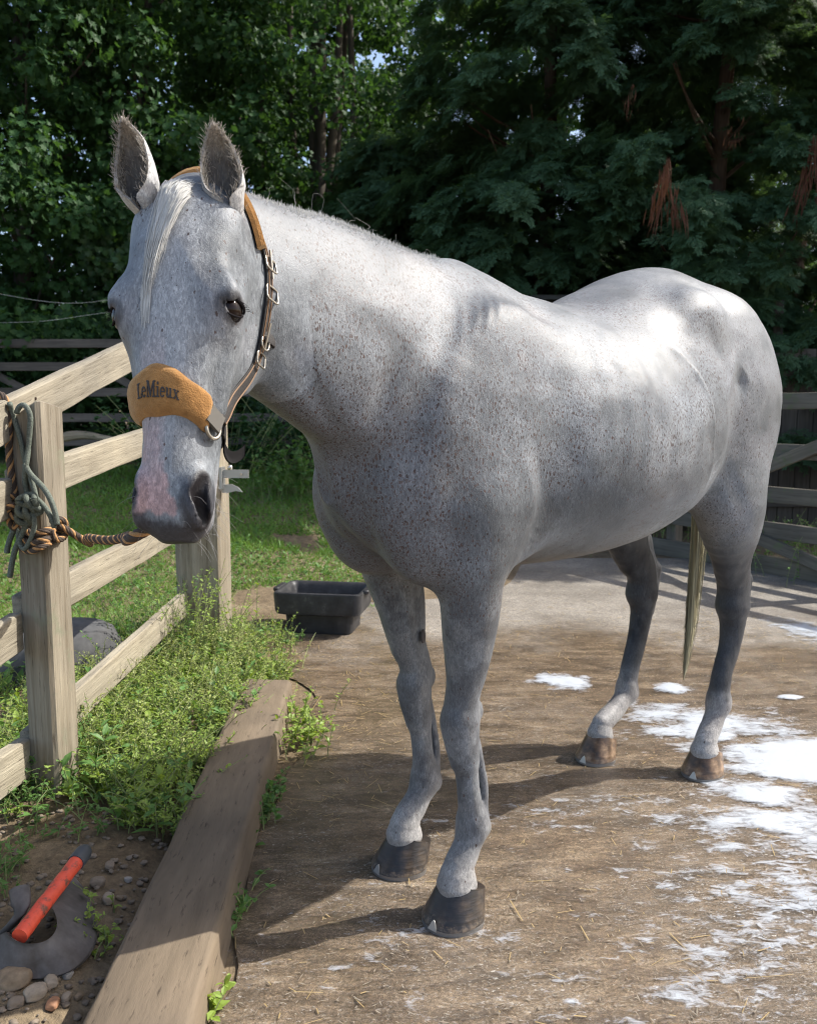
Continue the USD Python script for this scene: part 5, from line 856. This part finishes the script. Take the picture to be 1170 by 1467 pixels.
def hoof(cx, cy, mat_, toe=.083, width=.075, yaw=0.):
    nr, k = 20, 44; a = np.arange(k)*2*np.pi/k; rings = []
    for i in range(nr):
        q = i/(nr-1); ca, sa = np.cos(a), np.sin(a); fx = np.where(ca > 0, toe*(1-.37*q), .058*(1-.10*q)); wy = width*(1-.31*q); sh = -.030*q
        zz = .012+q*(.088*(.5+.5*ca)+.046*(.5-.5*ca)); g = 1+.010*np.sin(q*34)*(1-q)+.006*math.sin(q*71); e = .90; X = np.sign(ca)*np.abs(ca)**e*fx*g+sh+.006; Y = np.sign(sa)*np.abs(sa)**e*wy*g
        rings.append(np.column_stack([X, Y, zz]))
    V = np.vstack(rings); Fh = grid_faces(nr, k, wrap_v=True); n = len(V); V = np.vstack([V, [[.0, 0, .012], [-.03, 0, .068]]]); i = np.arange(k); j = (i+1) % k; Fh = np.vstack([Fh, np.stack([np.full(k, n), j, i], 1), np.stack([np.full(k, n+1), n-k+i, n-k+j], 1)])
    if trimesh.Trimesh(V, Fh, process=False).volume < 0: Fh = Fh[:, ::-1]
    M = mat4([[math.cos(yaw), math.sin(yaw), 0], [-math.sin(yaw), math.cos(yaw), 0], [0, 0, 1]], (cx, cy, .006)); h = obj('hoof', (V, Fh), mat_, horse, M=M, smooth=55)
    o = [(toe*1.03*math.cos(q)+.006 if math.cos(q) > 0 else .058*math.cos(q)+.006, width*1.02*math.sin(q)) for q in np.linspace(-2.5, 2.5, 40)]; i_ = [(toe*.70*math.cos(q)+.004 if math.cos(q) > 0 else .058*math.cos(q)+.004, width*.68*math.sin(q)) for q in np.linspace(2.5, -2.5, 40)]
    sh = obj('horseshoe', vf(trimesh.creation.extrude_polygon(Polygon(o+i_), .0105, engine='earcut')), shoe_m, h, M=mat4(t=(0, 0, .0005)))
    cl = Polygon([(-.013, 0), (.013, 0), (.004, .020), (0, .024), (-.004, .020)]); c_ = trimesh.creation.extrude_polygon(cl, .003, engine='earcut'); obj('toe_clip', vf(c_), metal, h, M=mat4(np.array([[0, 1, 0], [-.30, 0, .954], [.954, 0, .30]]), (toe+.0065, 0, .007)))
hoof(.030, .126, hf_dark, yaw=.06); hoof(-.040, -.130, hf_dark, yaw=-.12); hoof(-1.166, .161, hf_tan, .076, .068, .05); hoof(-1.014, -.158, hf_tan, .076, .068, -.05)
# chestnuts on the forelegs
for px, py, pz in ((.030, .085, .64), (-.05, -.085, .64)): obj('chestnut', vf(trimesh.creation.icosphere(2, 1.)), plain('chestnut_horn_%d' % (py > 0), (.07, .058, .05), .8), horse, M=mat4(np.diag([.008, .006, .019]), (px-.022, py+.006*(1 if py < 0 else -1)*-1, pz)), smooth=True)
# hair
hair_w = M_('white_hair', {'h': ('hair_info', {}), 'r': ('rgb_ramp', dict(ramp=[(0, (.20, .19, .17)), (.4, (.44, .43, .40)), (1, (.60, .59, .56))])), 'n': ('white_noise_texture', dict(dimensions='1D')), 'p': ('principled_bsdf', dict(roughness=.4, specular_ior_level=.4))}, [('h.index', 'n.w'), ('n.value', 'r.fac'), ('r.color', 'p.base_color')])
hair_c = M_('ear_hair', {'g': ('geometry', {}), 'n': ('noise_texture', dict(scale=200., detail=1.)), 'r': ('rgb_ramp', dict(ramp=[(.35, (.17, .145, .115)), (.6, (.46, .41, .34))])), 'p': ('principled_bsdf', dict(roughness=.5))}, [('g.position', 'n.vector'), ('n.fac', 'r.fac'), ('r.color', 'p.base_color')])
hair_g = plain('whisker', (.24, .23, .22), .5)
curves('ear_hair', hair_e, [np.array([.0006, .0005, .0002])]*len(hair_e), hair_c, horse, kind='stuff')
def march(P0, D, tmax=.30, n=90):
    """from inside outwards to the skin; head coordinates"""
    P0, D = np.atleast_2d(P0).astype(float), np.atleast_2d(D).astype(float); D = D/np.linalg.norm(D, axis=1, keepdims=True); P0 = np.broadcast_to(P0, D.shape); ts = np.linspace(0, tmax, n)
    Q = P0[:, None]+D[:, None]*ts[None, :, None]; d = field(h2l(Q.reshape(-1, 3))).reshape(len(D), n); cross = (d[:, :-1] < 0) & (d[:, 1:] >= 0); i = np.where(cross.any(1), cross.argmax(1), 0); k = np.arange(len(D)); a, b = d[k, i], d[k, i+1]
    t = ts[i]+np.where(b-a > 1e-9, -a/np.maximum(b-a, 1e-9), 0)*(ts[1]-ts[0]); return P0+D*t[:, None]
r = rng('forelock'); n = 900; lines, wd = [], []
root = np.column_stack([r.uniform(-.012, .035, n), r.normal(size=n)*.0, r.uniform(-.019, .026, n)]); ln = np.clip(r.beta(2.0, 1.9, n)*.235, .05, .225); lock = r.integers(0, 7, n)*.0035-.0105
tt = np.linspace(0, 1, 12); S0 = []; 
for k in range(n):
    sP = root[k, 0]+ln[k]*tt; conv = np.clip(ln[k]*tt/.155, 0, 1)**.8; wP = root[k, 2]*(1-conv*.90)+lock[k]*.6*conv-.010*tt**1.5-(.016+.010*(ln[k] > .15))*conv+.003*np.sin(tt*5+k)*(1-conv); S0.append(np.column_stack([sP, np.full(12, -.09), wP]))
S0 = np.vstack(S0); surf = march(S0, np.tile([0, 1., 0], (len(S0), 1)), .2, 60).reshape(n, 12, 3); lift = (.003+.012*r.uniform(0, 1, (n, 1))*np.sin(np.pi*np.minimum(tt*1.1+.1, 1))[None]**.7)*(1-.3*tt); surf[:, :, 1] += lift
for k in range(n): lines.append(h2l(surf[k])); wd.append(np.linspace(.0012, .0005, 12))
curves('forelock', lines, wd, hair_w, horse, kind='stuff')
# short hogged mane along the crest
n = 6500; u = r.uniform(.30, .965, n); off = r.normal(size=n)*.011; P0 = NA+(u[:, None]*n1*1.0+off[:, None]*n2); ts = np.linspace(.05, .36, 80); Q = P0[:, None]+ts[None, :, None]*n3; d = field(Q.reshape(-1, 3)).reshape(n, 80); i = np.clip(((d[:, :-1] < 0) & (d[:, 1:] >= 0)).argmax(1), 0, 78); base = P0+(ts[i]-.003)[:, None]*n3
hl_ = r.uniform(.004, .010, n); dirs = n3+r.normal(size=(n, 3))*.28+n2*off[:, None]*20; lines = [np.array([b, b+dd*h*.5, b+dd*h+n1*h*.2]) for b, dd, h in zip(base, dirs, hl_)]
curves('mane', lines, [np.array([.0010, .0008, .0003])]*n, hair_w, horse, kind='stuff')
lines = []
for k in range(14): b = base[r.integers(n)]; dd = nrm(n3+r.normal(size=3)*.35); h = r.uniform(.02, .05); lines.append(np.array([b, b+dd*h*.5, b+dd*h*.85+n1*.008*r.normal(), b+dd*h+n1*.025*r.normal()+n2*.01*r.normal()]))
curves('stray_hair', lines, [np.array([.0005, .0004, .0003, .0002])]*len(lines), hair_g, horse, kind='stuff')
# whiskers and lashes
W0 = np.column_stack([r.uniform(.47, .575, 90), r.uniform(-.12, -.03, 90), r.choice([-1, 1], 90)*1.]); P0 = np.column_stack([W0[:, 0], W0[:, 1], np.zeros(90)]); sk = march(P0, np.column_stack([r.normal(size=90)*.3, r.normal(size=90)*.3, W0[:, 2]]), .12, 60); lines = []
for p, sg in zip(sk, W0[:, 2]): d = nrm([.5+r.normal()*.4, r.normal()*.5, sg*r.uniform(.4, 1.2)]); l = r.uniform(.015, .055); lines.append(h2l(np.array([p, p+d*l*.5, p+d*l+[.008, 0, 0]])))
curves('whiskers', lines[:56], [np.array([.00045, .00035, .0002])]*56, hair_g, horse, kind='stuff')
lines = []
for sg in (1, -1):
    for k in range(46): q = r.uniform(-.9, .9); E0 = np.array([.212, -.0285, sg*.0825]); eu, et, en = (nrm(a_) for a_ in ((.95, .2, -sg*.2), (-.28, .70, -sg*.70), (0, .70, sg*.70))); p = E0-eu*.0125*math.cos(q*1.5)+et*.0242*math.sin(q*1.5)+en*.023; l = r.uniform(.006, .015); lines.append(h2l(np.array([p, p+np.array([.1, .1*q, sg*.9])*l*.5, p+np.array([.45, -.25*q, sg*1.])*l])))
curves('eyelashes', lines, [np.array([.0005, .0004, .0002])]*len(lines), lid_m, horse, kind='stuff')
# wet tail hanging behind the hind legs
tail_m = M_('wet_tail', {'tc': ('texture_coordinate', {}), 'mp': ('mapping', dict(scale=(150., 150., 3.))), 'n': ('noise_texture', dict(scale=1., detail=4.)), 'r': ('rgb_ramp', dict(ramp=[(.34, (.10, .09, .055)), (.5, (.25, .225, .14)), (.68, (.44, .40, .26))])), 'b': ('bump', dict(strength=.8, distance=.004)), 'p': ('principled_bsdf', dict(roughness=.42))}, [('tc.object', 'mp.vector'), ('mp.vector', 'n.vector'), ('n.fac', 'r.fac'), ('r.color', 'p.base_color'), ('n.fac', 'b.height'), ('b.normal', 'p.normal')])
TY = 3.02; tp = [w2l(atY(px, py, TY+dy)) for px, py, dy in ((1020, 560, 0), (1012, 640, .0), (1004, 720, 0), (1001, 770, 0), (996, 830, 0), (989, 900, 0), (983, 945, 0), (979, 974, 0))]; tp = [np.array([-1.43, 0, 1.46]), np.array([-1.50, 0, 1.36])]+tp
P = smooth_path(tp, 46); q = np.linspace(0, 1, 46); rad = np.interp(q, [0, .1, .3, .6, .85, .95, 1], [.045, .042, .034, .030, .022, .013, .002]); tv, tf = tube(P, rad, 26, up=(0, 1, 0), flat=.62); k = np.arange(len(tv)); ang = (k % 26); tv[:46*26] += (tv[:46*26]-np.repeat(P, 26, 0))*(.16*np.sin(ang[:46*26]*2.9+np.repeat(q, 26)*5))[:, None]
tl = obj('tail', (tv, tf), tail_m, horse, smooth=True)
lines = []
for k in range(150):
    a = r.uniform(0, 2*np.pi); i0 = r.integers(4, 30); i1 = min(45, i0+r.integers(8, 22)); seg = P[i0:i1]+np.array([math.cos(a)*.5, math.sin(a), 0])*rad[i0:i1, None]*1.04; seg[-1] += r.normal(size=3)*.004; lines.append(seg)
curves('tail_strands', lines, [np.full(len(l), .0014) for l in lines], tail_m, tl, kind='stuff')
# ------------------------------------------------------------------ headcollar
fleece = M_('brown_fleece', {'tc': ('texture_coordinate', {}), 'n': ('noise_texture', dict(scale=55., detail=6., roughness=.7)), 'n2': ('noise_texture', dict(scale=420., detail=3.)), 'r': ('rgb_ramp', dict(ramp=[(.3, (.20, .095, .030)), (.7, (.33, .165, .055))])), 'ad': ('math', dict(math_type='multiply_add', value2=.7)), 'b': ('bump', dict(strength=.55, distance=.004)), 'p': ('principled_bsdf', dict(roughness=.95, specular_ior_level=.1, sheen_weight=.5, sheen_roughness=.5, sheen_tint=(1, .75, .45)))}, [('tc.object', 'n.vector'), ('tc.object', 'n2.vector'), ('n.fac', 'r.fac'), ('r.color', 'p.base_color'), ('n2.fac', 'ad.value1'), ('n.fac', 'ad.value3'), ('ad.value', 'b.height'), ('b.normal', 'p.normal')])
webbing = M_('dark_webbing', {'tc': ('texture_coordinate', {}), 'w': ('noise_texture', dict(scale=300., detail=2.)), 'r': ('rgb_ramp', dict(ramp=[(.35, (.009, .007, .006)), (.7, (.024, .019, .016))])), 'b': ('bump', dict(strength=.5, distance=.001)), 'p': ('principled_bsdf', dict(roughness=.75))}, [('tc.object', 'w.vector'), ('w.fac', 'r.fac'), ('r.color', 'p.base_color'), ('w.fac', 'b.height'), ('b.normal', 'p.normal')])
tan_edge, grey_web, brass = plain('tan_edging', (.15, .075, .028), .7), plain('grey_webbing', (.08, .072, .06), .7), plain('tarnished_nickel', (.34, .31, .26), .38, metallic=1.)
hc = thing('headcollar', 'brown fleece padded headcollar with dark straps worn by the grey horse', 'headcollar', hw2w((.36, 0, 0))); hcO = hw2w((.36, 0, 0))
def HW(q): return hw2w(q)-hcO
def band(sc, half, phi, thick, t0=-.055, nv=13, puff=True, seed=0):
    """padded band round the face: centre line sc(phi), half width half(phi)"""
    nu = len(phi); J = np.linspace(-1, 1, nv); Sg, D = np.zeros((nu, nv, 3)), np.zeros((nu, nv, 3))
    for i, p in enumerate(phi): Sg[i, :, 0] = sc[i]+J*half[i]; Sg[i, :, 1] = t0; D[i] = [0, math.cos(p), math.sin(p)]
    sk = march(Sg.reshape(-1, 3), D.reshape(-1, 3), .16, 80).reshape(nu, nv, 3); wr = meshkit.fbm(np.stack([np.repeat(phi[:, None], nv, 1)*2.6, np.repeat(J[None], nu, 0)*2.0, np.full((nu, nv), seed)], -1), 3, 6)-.5
    prof = (1-np.abs(J)**3.2)**.55 if puff else np.ones(nv); endp = np.clip(np.minimum(np.arange(nu), nu-1-np.arange(nu))/2.5, .15, 1)[:, None]**.5
    O = sk+D*(.0015+thick*prof[None]*endp*(1+.22*wr))[..., None]; I = sk-D*.002; return O, I, D
def closed(O, I):
    nu, nv = O.shape[:2]; n = nu*nv; f = grid_faces(nu, nv); b = [(i, 0) for i in range(nu)]+[(nu-1, j) for j in range(1, nv)]+[(i, nv-1) for i in range(nu-2, -1, -1)]+[(0, j) for j in range(nv-2, -1, -1)]; b = [i*nv+j for i, j in b]
    R = np.array([(b[k], b[k+1], b[k+1]+n) for k in range(len(b)-1)]+[(b[k], b[k+1]+n, b[k]+n) for k in range(len(b)-1)]); V = np.vstack([O.reshape(-1, 3), I.reshape(-1, 3)]); ff = np.vstack([f, f[:, ::-1]+n, R])
    return V, (ff[:, ::-1] if trimesh.Trimesh(V, ff, process=False).volume < 0 else ff)
phi = np.radians(np.linspace(-100, 68, 64)); dg = np.degrees(phi)
NBs = PC([-100, -60, -20, 10, 40, 68], [.355, .354, .346, .349, .364, .382])(dg); NBh = PC([-100, -75, -45, -15, 15, 40, 58, 68], [.034, .035, .036, .042, .036, .030, .030, .026])(dg)
O, I, D = band(NBs, NBh, phi, .0115); nbv, nbf = closed(O, I); nb = obj('noseband', (HW(nbv), nbf), fleece, hc, smooth=60)
# stitched lettering on the noseband
def ser(*polys): 
    from shapely import union_all
    return union_all(polys)
def bar(x0, y0, x1, y1): return sbox(x0, y0, x1, y1)
def stroke(pts, w): return LineString(pts).buffer(w/2, cap_style=2)
def arc(cx, cy, rx, ry, a0, a1, w): 
    t = np.radians(np.linspace(a0, a1, 22)); o = [(cx+rx*math.cos(q), cy+ry*math.sin(q)) for q in t]; i = [(cx+(rx-w)*math.cos(q), cy+(ry-w*.8)*math.sin(q)) for q in t[::-1]]; return Polygon(o+i)
K, k_ = .17, .07                                                            # thick and thin strokes
gl = {'L': (ser(bar(.12, 0, .12+K, 1), bar(.0, 0, .66, k_), bar(.0, 1-k_, .42, 1), bar(.59, 0, .66, .28)), .74),
      'e': (ser(arc(.30, .33, .30, .345, 35, 318, .13).buffer(0), arc(.30, .33, .30, .345, 0, 60, .09).buffer(0), bar(.06, .33, .59, .40)), .68),
      'M': (ser(bar(.10, 0, .10+k_*1.2, 1), bar(.86, 0, .86+K, 1), Polygon([(.07, 1), (.28, 1), (.62, .16), (.52, 0), (.48, 0)]), Polygon([(.47, .05), (.55, .02), (.95, 1), (.84, 1)]), bar(0, 0, .30, k_), bar(.74, 0, 1.15, k_), bar(0, 1-k_, .22, 1), bar(.86, 1-k_, 1.15, 1)), 1.24),
      'i': (ser(bar(.10, 0, .10+K, .66), bar(0, 0, .38, k_), bar(0, .60, .20, .66), Point(.185, .86).buffer(.10)), .46),
      'u': (ser(bar(.09, .16, .09+K, .66), bar(.48, 0, .48+K, .66), arc(.30, .22, .21, .235, 180, 350, .12).buffer(0), bar(0, .60, .2, .66), bar(.40, .60, .56, .66), bar(.52, 0, .78, k_)), .84),
      'x': (ser(stroke([(.12, .66), (.56, 0)], K), stroke([(.56, .66), (.12, 0)], k_), bar(0, 0, .28, k_), bar(.40, 0, .72, k_), bar(0, .60, .34, .66), bar(.42, .60, .68, .66)), .74)}
thread = plain('black_thread', (.022, .016, .014), .6); lt = UsdGeom.Xform.Define(stage, numbered(path_of(nb), 'lettering')).GetPrim()
from scipy.interpolate import RegularGridInterpolator as RGI
Jn = np.linspace(-1, 1, 13); RO, RD = RGI((dg, Jn), O), RGI((dg, Jn), D)
xw = sum(gl[c][1] for c in 'LeMieux'); cur = 0.; ph0, ph1 = -37., 23.; letters = []
for c in 'LeMieux':
    g, adv = gl[c]; g = g.buffer(.004)
    for pg in getattr(g, 'geoms', [g]):
        m = trimesh.creation.extrude_polygon(pg, .1, engine='earcut'); m = m.subdivide_to_size(.16); q = np.array(m.vertices); fr = (cur+q[:, 0])/xw; ph = ph0+(ph1-ph0)*fr; jj = .30-(q[:, 1]*.62)+.10*fr; pt = np.column_stack([ph, np.clip(jj, -1, 1)]); W3 = RO(pt)+RD(pt)*(.0003+q[:, 2]*.008)[:, None]; letters.append((HW(W3), m.faces))
    cur += adv
stage.RemovePrim(lt.GetPath()); obj('lettering', cat(letters), thread, nb)
# strap segments lying on the skin, by points in head coordinates and the direction they are seen from
def strap(nm, pts, dirs, width, m, thick=.003, lift=.002, n=40, parent=None, edge=None, twist=None):
    P, Dd = smooth_path(pts, n), smooth_path(dirs, n); Dd /= np.linalg.norm(Dd, axis=1, keepdims=True); sk = march(P, Dd, .2, 90); T = np.gradient(sk, axis=0); T /= np.linalg.norm(T, axis=1, keepdims=True)
    from scipy.ndimage import gaussian_filter1d
    sk = gaussian_filter1d(sk, 2.0, axis=0, mode='nearest'); S = np.cross(T, Dd); S /= np.linalg.norm(S, axis=1, keepdims=True)
    O = np.stack([sk+Dd*(lift+thick)+S*width*j for j in (-.5, -.42, 0, .42, .5)], 1); O[:, [0, 4]] -= (Dd*thick*.5)[:, None]; I = np.stack([sk+Dd*(lift-.001)+S*width*j for j in (-.5, -.42, 0, .42, .5)], 1)
    V, f = closed(O, I); o = obj(nm, (HW(V), f), m, parent or hc, smooth=50)
    if edge:
        for j in (-.36, .36): obj('edging', tube(HW(sk+Dd*(lift+thick+.0004)+S*width*j), .0016, 5), edge, o)
    return o, sk, Dd
L_ = (0, .25, 1.)
cs, sk, Dd = strap('cheek_strap', [(.386, -.075, .0), (.335, -.115, 0), (.28, -.150, 0), (.20, -.165, 0), (.12, -.150, 0), (.06, -.125, 0), (.045, -.110, 0)], [(0, .25, 1), (0, .0, 1), (0, -.12, 1), (0, -.15, 1), (0, -.1, 1), (-.1, 0, 1), (-.42, 0, 1)], .024, webbing, edge=tan_edge)
strap('cheek_strap', [(.390, -.075, .0), (.33, -.115, 0), (.20, -.16, 0), (.055, -.12, 0)], [(0, .1, -1), (0, -.1, -1), (0, -.15, -1), (0, 0, -1)], .024, webbing, edge=tan_edge)
a = np.linspace(-66, 66, 9); cpo, sk2, D2 = strap('crownpiece', [(.115, -.118+.050*math.cos(math.radians(q))**2, 0) for q in a], [(-math.cos(math.radians(q)), -.12, math.sin(math.radians(q))) for q in a], .030, fleece, .014, .001, 46)
strap('jaw_strap', [(.388, -.09, 0)]*7+np.outer(np.linspace(0, 1, 7), [.02, -1e-4, 0]), [(0, math.cos(math.radians(q)), math.sin(math.radians(q))) for q in (86, 110, 135, 160, 185, 210, 240)], .022, webbing)
strap('throat_strap', [(.20, -.14, 0)]*7+np.outer(np.linspace(0, 1, 7), [.03, 1e-4, 0]), [(0, math.cos(math.radians(q)), math.sin(math.radians(q))) for q in (100, 120, 140, 160, 185, 215, 250)], .020, webbing)
def ring_at(nm, c, nn, R, rr, parent=hc, sq=None):
    nn = nrm(nn); e1 = nrm(np.cross(nn, [1, .1, 0])); e2 = np.cross(nn, e1); t = np.linspace(0, 2*np.pi, 33)
    if sq: P = np.array([(sq[0]*np.sign(math.cos(q))*abs(math.cos(q))**.35, sq[1]*np.sign(math.sin(q))*abs(math.sin(q))**.35) for q in t])
    else: P = np.column_stack([R*np.cos(t), R*np.sin(t)])
    return obj(nm, tube(HW(c+P[:, :1]*e1+P[:, 1:]*e2), rr, 8, up=(.1, .2, .97), caps=False), brass, parent, smooth=True)
p = march((.396, -.055, 0), (0, .34, 1.))[0]; ring_at('ring', p+[.004, -.004, .006], (0, .3, 1), .0165, .0032)
p2 = march((.386, -.055, 0), (0, math.cos(math.radians(75)), math.sin(math.radians(75))))[0]; q2 = march((.394, -.055, 0), (0, math.cos(math.radians(91)), math.sin(math.radians(91))))[0]; tabv = trimesh.creation.box((.034, .030, .006)); nn_ = nrm([0, .30, 1.]); e1 = nrm((q2-p2)-nn_*((q2-p2)@nn_)); e2 = np.cross(nn_, e1)
obj('strap_tab', (HW(p2+nn_*.007+np.array(tabv.vertices)@np.stack([e1, e2, nn_])), tabv.faces), grey_web, hc)
for k, (i, nm, sq) in enumerate(((27, 'buckle', (.017, .0135)), (31, 'buckle', (.016, .012)), (20, 'ring', None), (17, 'buckle', (.015, .012)))): ring_at(nm, sk[i]+Dd[i]*.009, Dd[i]+[0, .25, 0], .013, .0019, sq=sq)
for i in (29, 19): obj('buckle_tongue', tube(HW(np.linspace(sk[i]+Dd[i]*.010, sk[i+4]+Dd[i+4]*.012, 5)), .0022, 6), brass, hc)
p3 = march((.405, -.09, 0), (0, -.35, 1.))[0]; lo_ = np.array([p3+[0, -.0, .004], p3+[.014, -.004, .004], p3+[.024, -.012, .010], p3+[.020, -.024, .020], p3+[.008, -.032, .028]]); c_ = smooth_path(lo_, 16); wv = np.array([.25, .2, .95]); e_ = nrm(np.cross(np.gradient(c_, axis=0)[8], [0, .4, 1])); Oo = np.stack([c_+e_*.010*j for j in (-1, 0, 1)], 1); obj('loose_strap_end', (lambda V, f: (HW(V), f))(*closed(Oo+np.array([0, .002, .002]), Oo-np.array([0, .002, .002]))), M_('black_webbing', {'p': ('principled_bsdf', dict(base_color=(.006, .005, .005), roughness=.8, specular_ior_level=.15))}, []), hc, smooth=50)
h_chin = hw2w(march((.43, -.10, 0), (0.1, -1, 0))[0]+[0, -.012, 0])
# ------------------------------------------------------------------ ropes on the fence post
n1 = np.array([-math.sin(-YAW), -math.cos(YAW), 0.]); n1 = np.array([math.sin(YAW), -math.cos(YAW), 0.]); n2_ = np.array([math.cos(YAW), math.sin(YAW), 0.])
def on_face(px, py, out, nn=n1):
    p0 = np.array([P1[0], P1[1], 0])+nn*(PW/2+out); d = ray(px, py); return C3+d*(((p0-C3)@nn)/(d@nn))
cord = M_('green_cord', {'tc': ('texture_coordinate', {}), 'w': ('noise_texture', dict(scale=260., detail=2.)), 'r': ('rgb_ramp', dict(ramp=[(.3, (.055, .065, .05)), (.7, (.13, .15, .12))])), 'b': ('bump', dict(strength=.6, distance=.002)), 'p': ('principled_bsdf', dict(roughness=.8))}, [('tc.object', 'w.vector'), ('w.fac', 'r.fac'), ('r.color', 'p.base_color'), ('w.fac', 'b.height'), ('b.normal', 'p.normal')])
def strand(nm, P, rad, m, parent, O, n=40): return obj(nm, tube(smooth_path(P, n)-O, rad, 8), m, parent, smooth=True)
gO = on_face(43, 723, .03); gc = thing('tie_cord', 'dark green cord looped and knotted on the left fence post', 'cord', gO)
def F1(*a): return [on_face(x, y, o) for x, y, o in a]
strand('strand', F1((14, 578, .03), (17, 590, .012), (30, 633, .012), (38, 668, .012), (47, 695, .014), (52, 716, .02)), .0075, cord, gc, gO)
strand('strand', F1((24, 592, .012), (27, 584, .014), (34, 580, .016), (41, 588, .014), (43, 612, .012), (40, 648, .014), (37, 668, .024), (36, 690, .014), (42, 718, .02)), .0078, cord, gc, gO)
strand('strand', F1((36, 664, .024), (43, 678, .022), (56, 692, .02), (71, 713, .03), (79, 735, .03), (82, 752, .03)), .008, cord, gc, gO)
strand('strand', F1((50, 712, .02), (62, 724, .02), (73, 741, .03), (78, 756, .03)), .0075, cord, gc, gO)
t = np.linspace(0, 2*np.pi, 60); ax, ay, az = nrm(np.cross([0, 0, 1], n1)), np.array([0, 0, 1.]), n1
kn = lambda a, b, c, ph: np.stack([np.cos(t+ph)*a, np.sin(t+ph)*b, np.cos(2*t+ph)*c], 1)@np.stack([ax, ay, az])
for a, b, c_, ph, o in ((.030, .016, .012, .3, (.004, .012, .006)), (.022, .028, .012, 1.3, (-.004, -.004, .012)), (.032, .014, .012, 2.4, (.0, -.014, .004)), (.018, .024, .012, .9, (-.012, -.03, .010))): obj('knot_loop', tube(kn(a, b, c_, ph)+np.array(o)@np.stack([ax, ay, az]), .0088, 8, caps=False), cord, gc, smooth=True)
strand('tail', F1((37, 735, .03), (27, 748, .03), (16, 768, .02), (12, 780, .02), (10, 792, .02)), .0082, cord, gc, gO); strand('tail', F1((40, 742, .035), (32, 765, .03), (22, 787, .025), (17, 808, .02), (14, 827, .02)), .008, cord, gc, gO)
strand('strand', F1((48, 738, .035), (49, 755, .04), (44, 773, .04), (34, 786, .035), (28, 776, .03), (29, 758, .03)), .0075, cord, gc, gO)
# lead rope: braided orange and black
rope_dark, rope_tan = (M_(nm_, {'tc': ('texture_coordinate', {}), 'n': ('noise_texture', dict(scale=400., detail=3.)), 'r': ('rgb_ramp', dict(ramp=[(.3, tuple(np.array(c_)*.6)), (.7, c_)])), 'b': ('bump', dict(strength=.6, distance=.002)), 'p': ('principled_bsdf', dict(roughness=.85))}, [('tc.object', 'n.vector'), ('n.fac', 'r.fac'), ('r.color', 'p.base_color'), ('n.fac', 'b.height'), ('b.normal', 'p.normal')]) for nm_, c_ in (('rope_dark', (.065, .045, .032)), ('rope_tan', (.46, .25, .10))))
lO = on_face(60, 765, .03); lr = thing('lead_rope', 'braided orange and black lead rope running from the fence post to the horse\'s headcollar', 'rope', lO)
def braid(nm, P, rad, n):
    c0 = smooth_path(P, n)-lO; T = np.gradient(c0, axis=0); T /= np.linalg.norm(T, axis=1, keepdims=True); A = np.cross(T, [.2, .3, .93]); A /= np.linalg.norm(A, axis=1, keepdims=True); B = np.cross(T, A); L = np.concatenate([[0], np.cumsum(np.linalg.norm(np.diff(c0, axis=0), axis=1))]); ms = []
    for k in range(6):
        ph = L/(rad*8)*2*np.pi+k*np.pi/3; ms.append(tube(c0+rad*.58*(np.cos(ph)[:, None]*A+np.sin(ph)[:, None]*B), rad*.46, 6))
    o = obj(nm, cat(ms[0::3]+ms[1::3]), rope_dark, lr, smooth=True); obj('yarn', cat(ms[2::3]), rope_tan, o, smooth=True); return o
braid('strand', [on_face(-6, 566, .02), on_face(4, 568, .02), on_face(11, 584, .016), on_face(13, 620, .014), on_face(14, 660, .014), on_face(19, 695, .014), on_face(22, 716, .02)], .0105, 110)
braid('knot_loop', F1((22, 712, .02), (10, 712, .035), (7, 724, .04), (16, 738, .045), (28, 742, .04), (30, 730, .03), (18, 724, .05), (12, 742, .04), (20, 756, .03), (26, 748, .03)), .010, 110)
w1 = lambda x, y, o: on_face(x, y, o, n2_)
braid('wrap', F1((22, 748, .02), (34, 758, .022), (44, 764, .024))+[w1(62, 762, .02), w1(78, 757, .018), w1(92, 752, .016)], .011, 90)
braid('wrap', F1((30, 768, .02), (42, 776, .024))+[w1(60, 775, .022), w1(78, 768, .02), w1(93, 760, .018)], .011, 80)
braid('wrap', F1((28, 782, .02), (40, 789, .024))+[w1(58, 784, .022), w1(76, 775, .02), w1(94, 766, .018)], .010, 80)
braid('wrap', [w1(74, 748, .02), w1(84, 744, .035), w1(94, 752, .035), w1(92, 768, .035), w1(80, 772, .035), w1(74, 760, .03)], .010, 70)
pe = h_chin+np.array([0.02, .05, -.05]); pts = [w1(84, 752, .03), w1(97, 760, .045), atY(125, 771, 2.05), atY(155, 774, 1.85), atY(185, 769, 1.62), atY(212, 758, 1.42), (atY(212, 758, 1.42)+h_chin)/2+[.0, .02, -.02], h_chin]
braid('lead', pts, .0105, 220)
